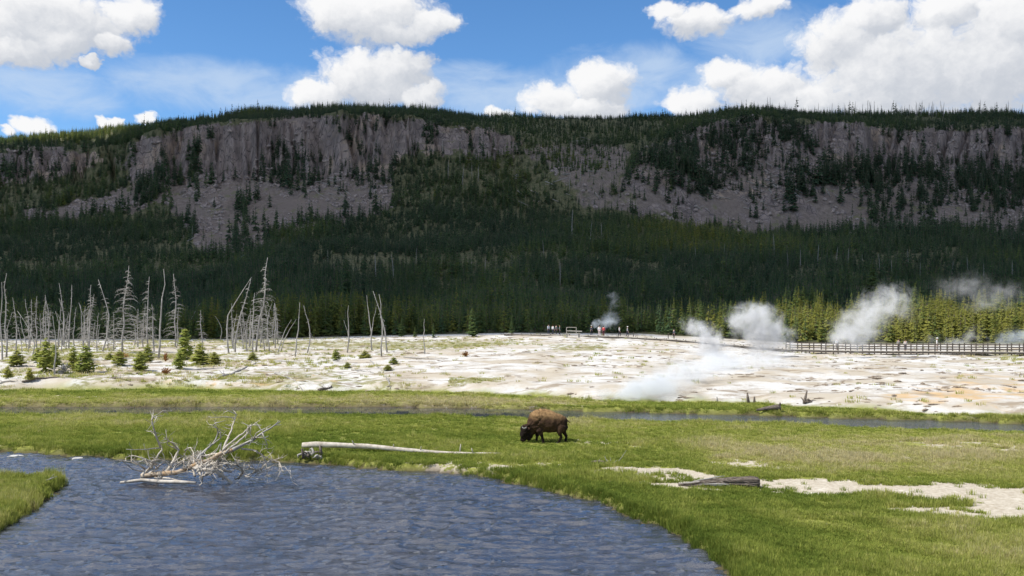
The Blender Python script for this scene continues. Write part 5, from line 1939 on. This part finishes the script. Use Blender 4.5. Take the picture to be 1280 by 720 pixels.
NS = 90000
sy_ = RNG.uniform(60, YB - 4, NS)
spx = RNG.uniform(-40, 1320, NS)
sX = (spx - 640) / F * sy_
sz = near_z(sX, sy_)
spy = HY + F * (H - sz) / sy_
sYe = F * H / (np.interp(spx, EDGE_X, EDGE_Y) - HY)
ms = np.full(NS, 0.10)
for poly, w, k in MOSS:
    ms = np.maximum(ms, k * soft(poly, spx, spy, w))
ms = np.maximum(ms, 0.60 * (spx < 540) * smooth((440 - np.abs(spx - 180)) / 300))
band = fbm(sX * 0.12, sy_ * 0.30, 4, 331)
ok = (sy_ > sYe + 0.6) & (RNG.random(NS) < np.where(band > 0.53, 0.42, 0.02) * (1.0 * ms - 0.06))
nS = ok.sum()
sc1 = RNG.uniform(0.6, 1.5, nS)
o = scatter('dry_tufts', np.stack([sX, sy_, sz], -1)[ok], RNG.integers(0, 6, nS), RNG.uniform(0, 6.28, nS), np.stack([sc1 * 1.6, sc1 * 1.6, sc1 * 1.1], -1), np.clip(0.70 + RNG.normal(0, .2, nS), 0, 1), GK)
tag(o, 'sparse dry grass and moss tufts dotting the white crust', 'grass', kind='stuff')
ok = (sy_ > sYe + 0.2) & (RNG.random(NS) < 0.05 * smooth(1 - (sy_ - sYe) / 7.0) * (fbm(sX * 0.2, sy_ * 0.3, 3, 347) > 0.5) + np.where(fbm(sX * 0.10, sy_ * 0.34, 4, 341) > 0.60, 0.12, 0.004))
nS = ok.sum()
sc1 = RNG.uniform(0.05, 0.22, nS)
CR = []
for i in range(4):
    bm = bmesh.new()
    bmesh.ops.create_icosphere(bm, subdivisions=1, radius=1.0)
    for v in bm.verts:
        v.co *= rnd.uniform(0.6, 1.2)
        v.co.z *= 0.55
    mr = bpy.data.meshes.new('crust_lump')
    bm.to_mesh(mr)
    bm.free()
    mr.materials.append(M['crust'])
    CR.append(mr)
o = scatter('sinter_rubble', np.stack([sX, sy_, sz], -1)[ok], RNG.integers(0, 4, nS), RNG.normal(0, .3, nS), np.stack([sc1 * RNG.uniform(1, 4, nS), sc1, sc1 * 0.8], -1), RNG.random(nS), CR)
tag(o, 'brown broken crust lumps and twigs lying in bands on the white terrace', 'rubble', kind='stuff')

# ------------------------------------------------------------------ steam


def steam(name, puffs, Y, dens, lb, bluish=0.0, nscale=0.55, depth=1.0, low=False):
    """puffs in photo pixels (x, y, rx, ry, weight) turned into ellipsoids of vapour at distance Y"""
    k = Y / F
    puffs = [(x, y, rx * 1.2, ry * 1.25, w) for x, y, rx, ry, w in puffs]
    W0 = []
    for x, y, rx, ry, w in puffs:
        if low:
            g_ = on_ground(x, y + ry * 0.5, 60)
            kk = g_.y / F
            W0.append((Vector((g_.x, g_.y, g_.z + ry * kk * 0.5)), rx * kk, ry * kk, w))
        else:
            W0.append((pixY(x, y, Y), rx * k, ry * k, w))
    c = sum((w[0] for w in W0), Vector()) / len(W0)
    o_bm = bmesh.new()
    pts = []
    for pc, rx, ry, w in W0:
        for a in range(10):
            for e in range(-3, 4):
                th, ph = a * .6283, e * .52
                pts.append(o_bm.verts.new(pc - c + Vector((math.cos(th) * math.cos(ph) * rx * 1.25, math.sin(th) * math.cos(ph) * min(rx, ry) * 1.25 * depth, math.sin(ph) * ry * 1.25))))
    bmesh.ops.convex_hull(o_bm, input=pts)
    loose = [v for v in o_bm.verts if not v.link_faces]
    bmesh.ops.delete(o_bm, geom=loose, context='VERTS')
    me = bpy.data.meshes.new(name)
    o_bm.to_mesh(me)
    o_bm.free()
    m, t, out = new_mat('steam_vapour')
    tcn = t.n.new('ShaderNodeTexCoord')
    pos = tcn.outputs['Object']
    wn_ = t.n.new('ShaderNodeTexNoise')
    t.l.new(pos, wn_.inputs['Vector'])
    wn_.inputs['Scale'].default_value = nscale * 1.1
    wn_.inputs['Detail'].default_value = 4
    wv_ = t.n.new('ShaderNodeVectorMath')
    wv_.operation = 'MULTIPLY_ADD'
    t.l.new(wn_.outputs['Color'], wv_.inputs[0])
    wa_ = 2.0 * k * 11
    wv_.inputs[1].default_value = (wa_, wa_, wa_)
    ad = t.n.new('ShaderNodeVectorMath')
    ad.operation = 'ADD'
    t.l.new(pos, ad.inputs[0])
    ad.inputs[1].default_value = (-wa_ / 2, -wa_ / 2, -wa_ / 2)
    t.l.new(ad.outputs[0], wv_.inputs[2])
    field = None
    for pc, rx, ry, w in W0:
        q = pc - c
        mp = t.add('ShaderNodeVectorMath', {'operation': 'SUBTRACT'})
        t.l.new(wv_.outputs[0], mp.inputs[0])
        mp.inputs[1].default_value = q
        ms = t.add('ShaderNodeVectorMath', {'operation': 'MULTIPLY'})
        t.l.new(mp.outputs[0], ms.inputs[0])
        ms.inputs[1].default_value = (1 / rx, 1 / (min(rx, ry) * depth), 1 / ry)
        ln = t.add('ShaderNodeVectorMath', {'operation': 'LENGTH'})
        t.l.new(ms.outputs[0], ln.inputs[0])
        e = t.sstep(ln.outputs['Value'], 0.0, 1.2, w * 0.8, 0.0)
        field = e if field is None else t.m('ADD', field, e)
    nz = t.noise(pos, nscale * 1.3, 7, 0.68, 0.8)
    d = t.m('MULTIPLY', field, t.sstep(t.m('ADD', nz, t.m('MULTIPLY', t.m('MINIMUM', field, 1.2), 0.20)), 0.46, 0.76))
    d = t.m('MULTIPLY', d, dens)
    v = t.n.new('ShaderNodeVolumePrincipled')
    v.inputs['Color'].default_value = (0.97 - bluish * .15, 0.975 - bluish * 0.06, 0.985, 1)
    v.inputs['Anisotropy'].default_value = 0.0
    t.put(v.inputs['Density'], d)
    t.l.new(v.outputs[0], out.inputs['Volume'])
    o_ = link(name, me, m, None, c)
    tag(o_, lb, 'steam', None)
    return o_


steam('steam_plume', [(868, 408, 14, 11, .9), (880, 418, 20, 14, 1), (892, 430, 24, 14, 1), (884, 444, 26, 14, .9), (878, 460, 26, 14, .7), (866, 474, 24, 10, .5), (852, 404, 7, 6, .4)], 112, 1.2, 'white steam column with a round top left of the tallest white puff')
steam('steam_plume', [(952, 386, 16, 10, .8), (932, 396, 24, 15, 1), (955, 404, 28, 18, 1), (918, 402, 10, 9, .7), (972, 420, 24, 14, .8), (945, 420, 30, 14, 1), (960, 436, 30, 12, .8), (938, 444, 26, 10, .6), (985, 432, 12, 8, .5)], 115, 1.1, 'tallest white billow of steam at the centre of the terrace')
steam('steam_plume', [(905, 452, 62, 16, .55), (862, 466, 48, 16, .7), (830, 480, 46, 16, .8), (800, 489, 42, 12, .9), (770, 496, 30, 8, .9), (960, 452, 50, 12, .45)], 84, 3.2, 'thin low sheet of steam drifting over the front of the white crust', 0.2, 0.40, 2.2, True)
steam('steam_plume', [(1058, 412, 24, 16, .8), (1048, 424, 20, 12, .7), (1080, 402, 28, 22, 1), (1100, 382, 30, 20, .9), (1122, 370, 22, 16, .6), (1075, 425, 28, 14, 1), (1130, 390, 18, 16, .35), (1106, 360, 18, 10, .3)], 117, 0.7, 'grey steam cloud leaning right in front of the olive pines')
steam('steam_plume', [(1268, 422, 26, 9, 1), (1275, 416, 18, 8, .8), (1246, 426, 14, 5, .6)], 136, 0.6, 'small bluish steam puff behind the railing at the right edge', 0.8)
steam('steam_plume', [(1195, 360, 32, 16, .8), (1220, 352, 26, 12, .6), (1240, 372, 36, 18, .8), (1225, 384, 26, 10, .5), (1265, 362, 26, 12, .5)], 150, 0.16, 'faint wisp of steam hanging before the trees at far right')
steam('steam_plume', [(1200, 426, 14, 8, 1), (1190, 430, 18, 6, 1), (1215, 418, 14, 12, .8), (1165, 428, 18, 10, .5)], 140, 0.30, 'low grey steam haze behind the railing near the pale clothed person')
steam('steam_plume', [(757, 404, 14, 10, 1), (746, 404, 6, 7, 1), (768, 398, 8, 8, .7), (764, 388, 7, 8, .5), (767, 376, 7, 9, .7), (765, 368, 8, 4, .6)], 158, 0.7, 'small ragged steam jet behind the white shirted person', 0.5, 0.6)

# ------------------------------------------------------------------ cumulus overhead, out of the picture, that shades the mountain
SHADE = [(-900, 142), (-300, 150), (-60, 163), (15, 176), (50, 200), (85, 235), (110, 268), (190, 300), (400, 330), (900, 420), (1150, 700), (1100, 1050), (400, 1120), (0, 1100), (-190, 990), (-260, 905), (-480, 880), (-900, 870), (-1250, 500)]
ALT = 900.0
offs = sun_dir * (ALT / sun_dir.z)
gx, gyc = np.meshgrid(np.arange(-1350, 1250, 20.0), np.arange(60, 1220, 20.0))
sdv = poly_sd(gx, gyc, SHADE).reshape(gx.shape) + 60 * (fbm(gx * 0.012, gyc * 0.012, 4, 401) - 0.5)
th_ = np.sqrt(np.clip(sdv, 0, None) * 14) * (0.5 + 1.0 * fbm(gx * 0.014, gyc * 0.014, 5, 411))
top = ALT + th_ * 1.6
bot = ALT - 0.15 * th_
sel = sdv > 0
idx = np.arange(gx.size).reshape(gx.shape)
q = np.stack([idx[:-1, :-1], idx[:-1, 1:], idx[1:, 1:], idx[1:, :-1]], -1).reshape(-1, 4)
q = q[sel.ravel()[q].any(1)]
Vt = np.stack([gx + offs.x, gyc + offs.y, top], -1).reshape(-1, 3)
Vb = np.stack([gx + offs.x, gyc + offs.y, bot], -1).reshape(-1, 3)
n0 = len(Vt)
Vc = np.concatenate([Vt, Vb])
Qc = np.concatenate([q, q[:, ::-1] + n0])
u, inv = np.unique(Qc, return_inverse=True)
me = mesh_from_np('cloud', Vc[u], inv.reshape(Qc.shape))
m, t, out = new_mat('cloud_vapour')
d = t.add('ShaderNodeBsdfDiffuse', Color=(0.9, 0.9, 0.92))
tr = t.add('ShaderNodeBsdfTranslucent', Color=(0.92, 0.92, 0.94))
mx = t.add('ShaderNodeMixShader', _0=0.68, _1=d.outputs[0], _2=tr.outputs[0])
t.l.new(mx.outputs[0], out.inputs[0])
link('cloud', me, m)['kind'] = 'structure'
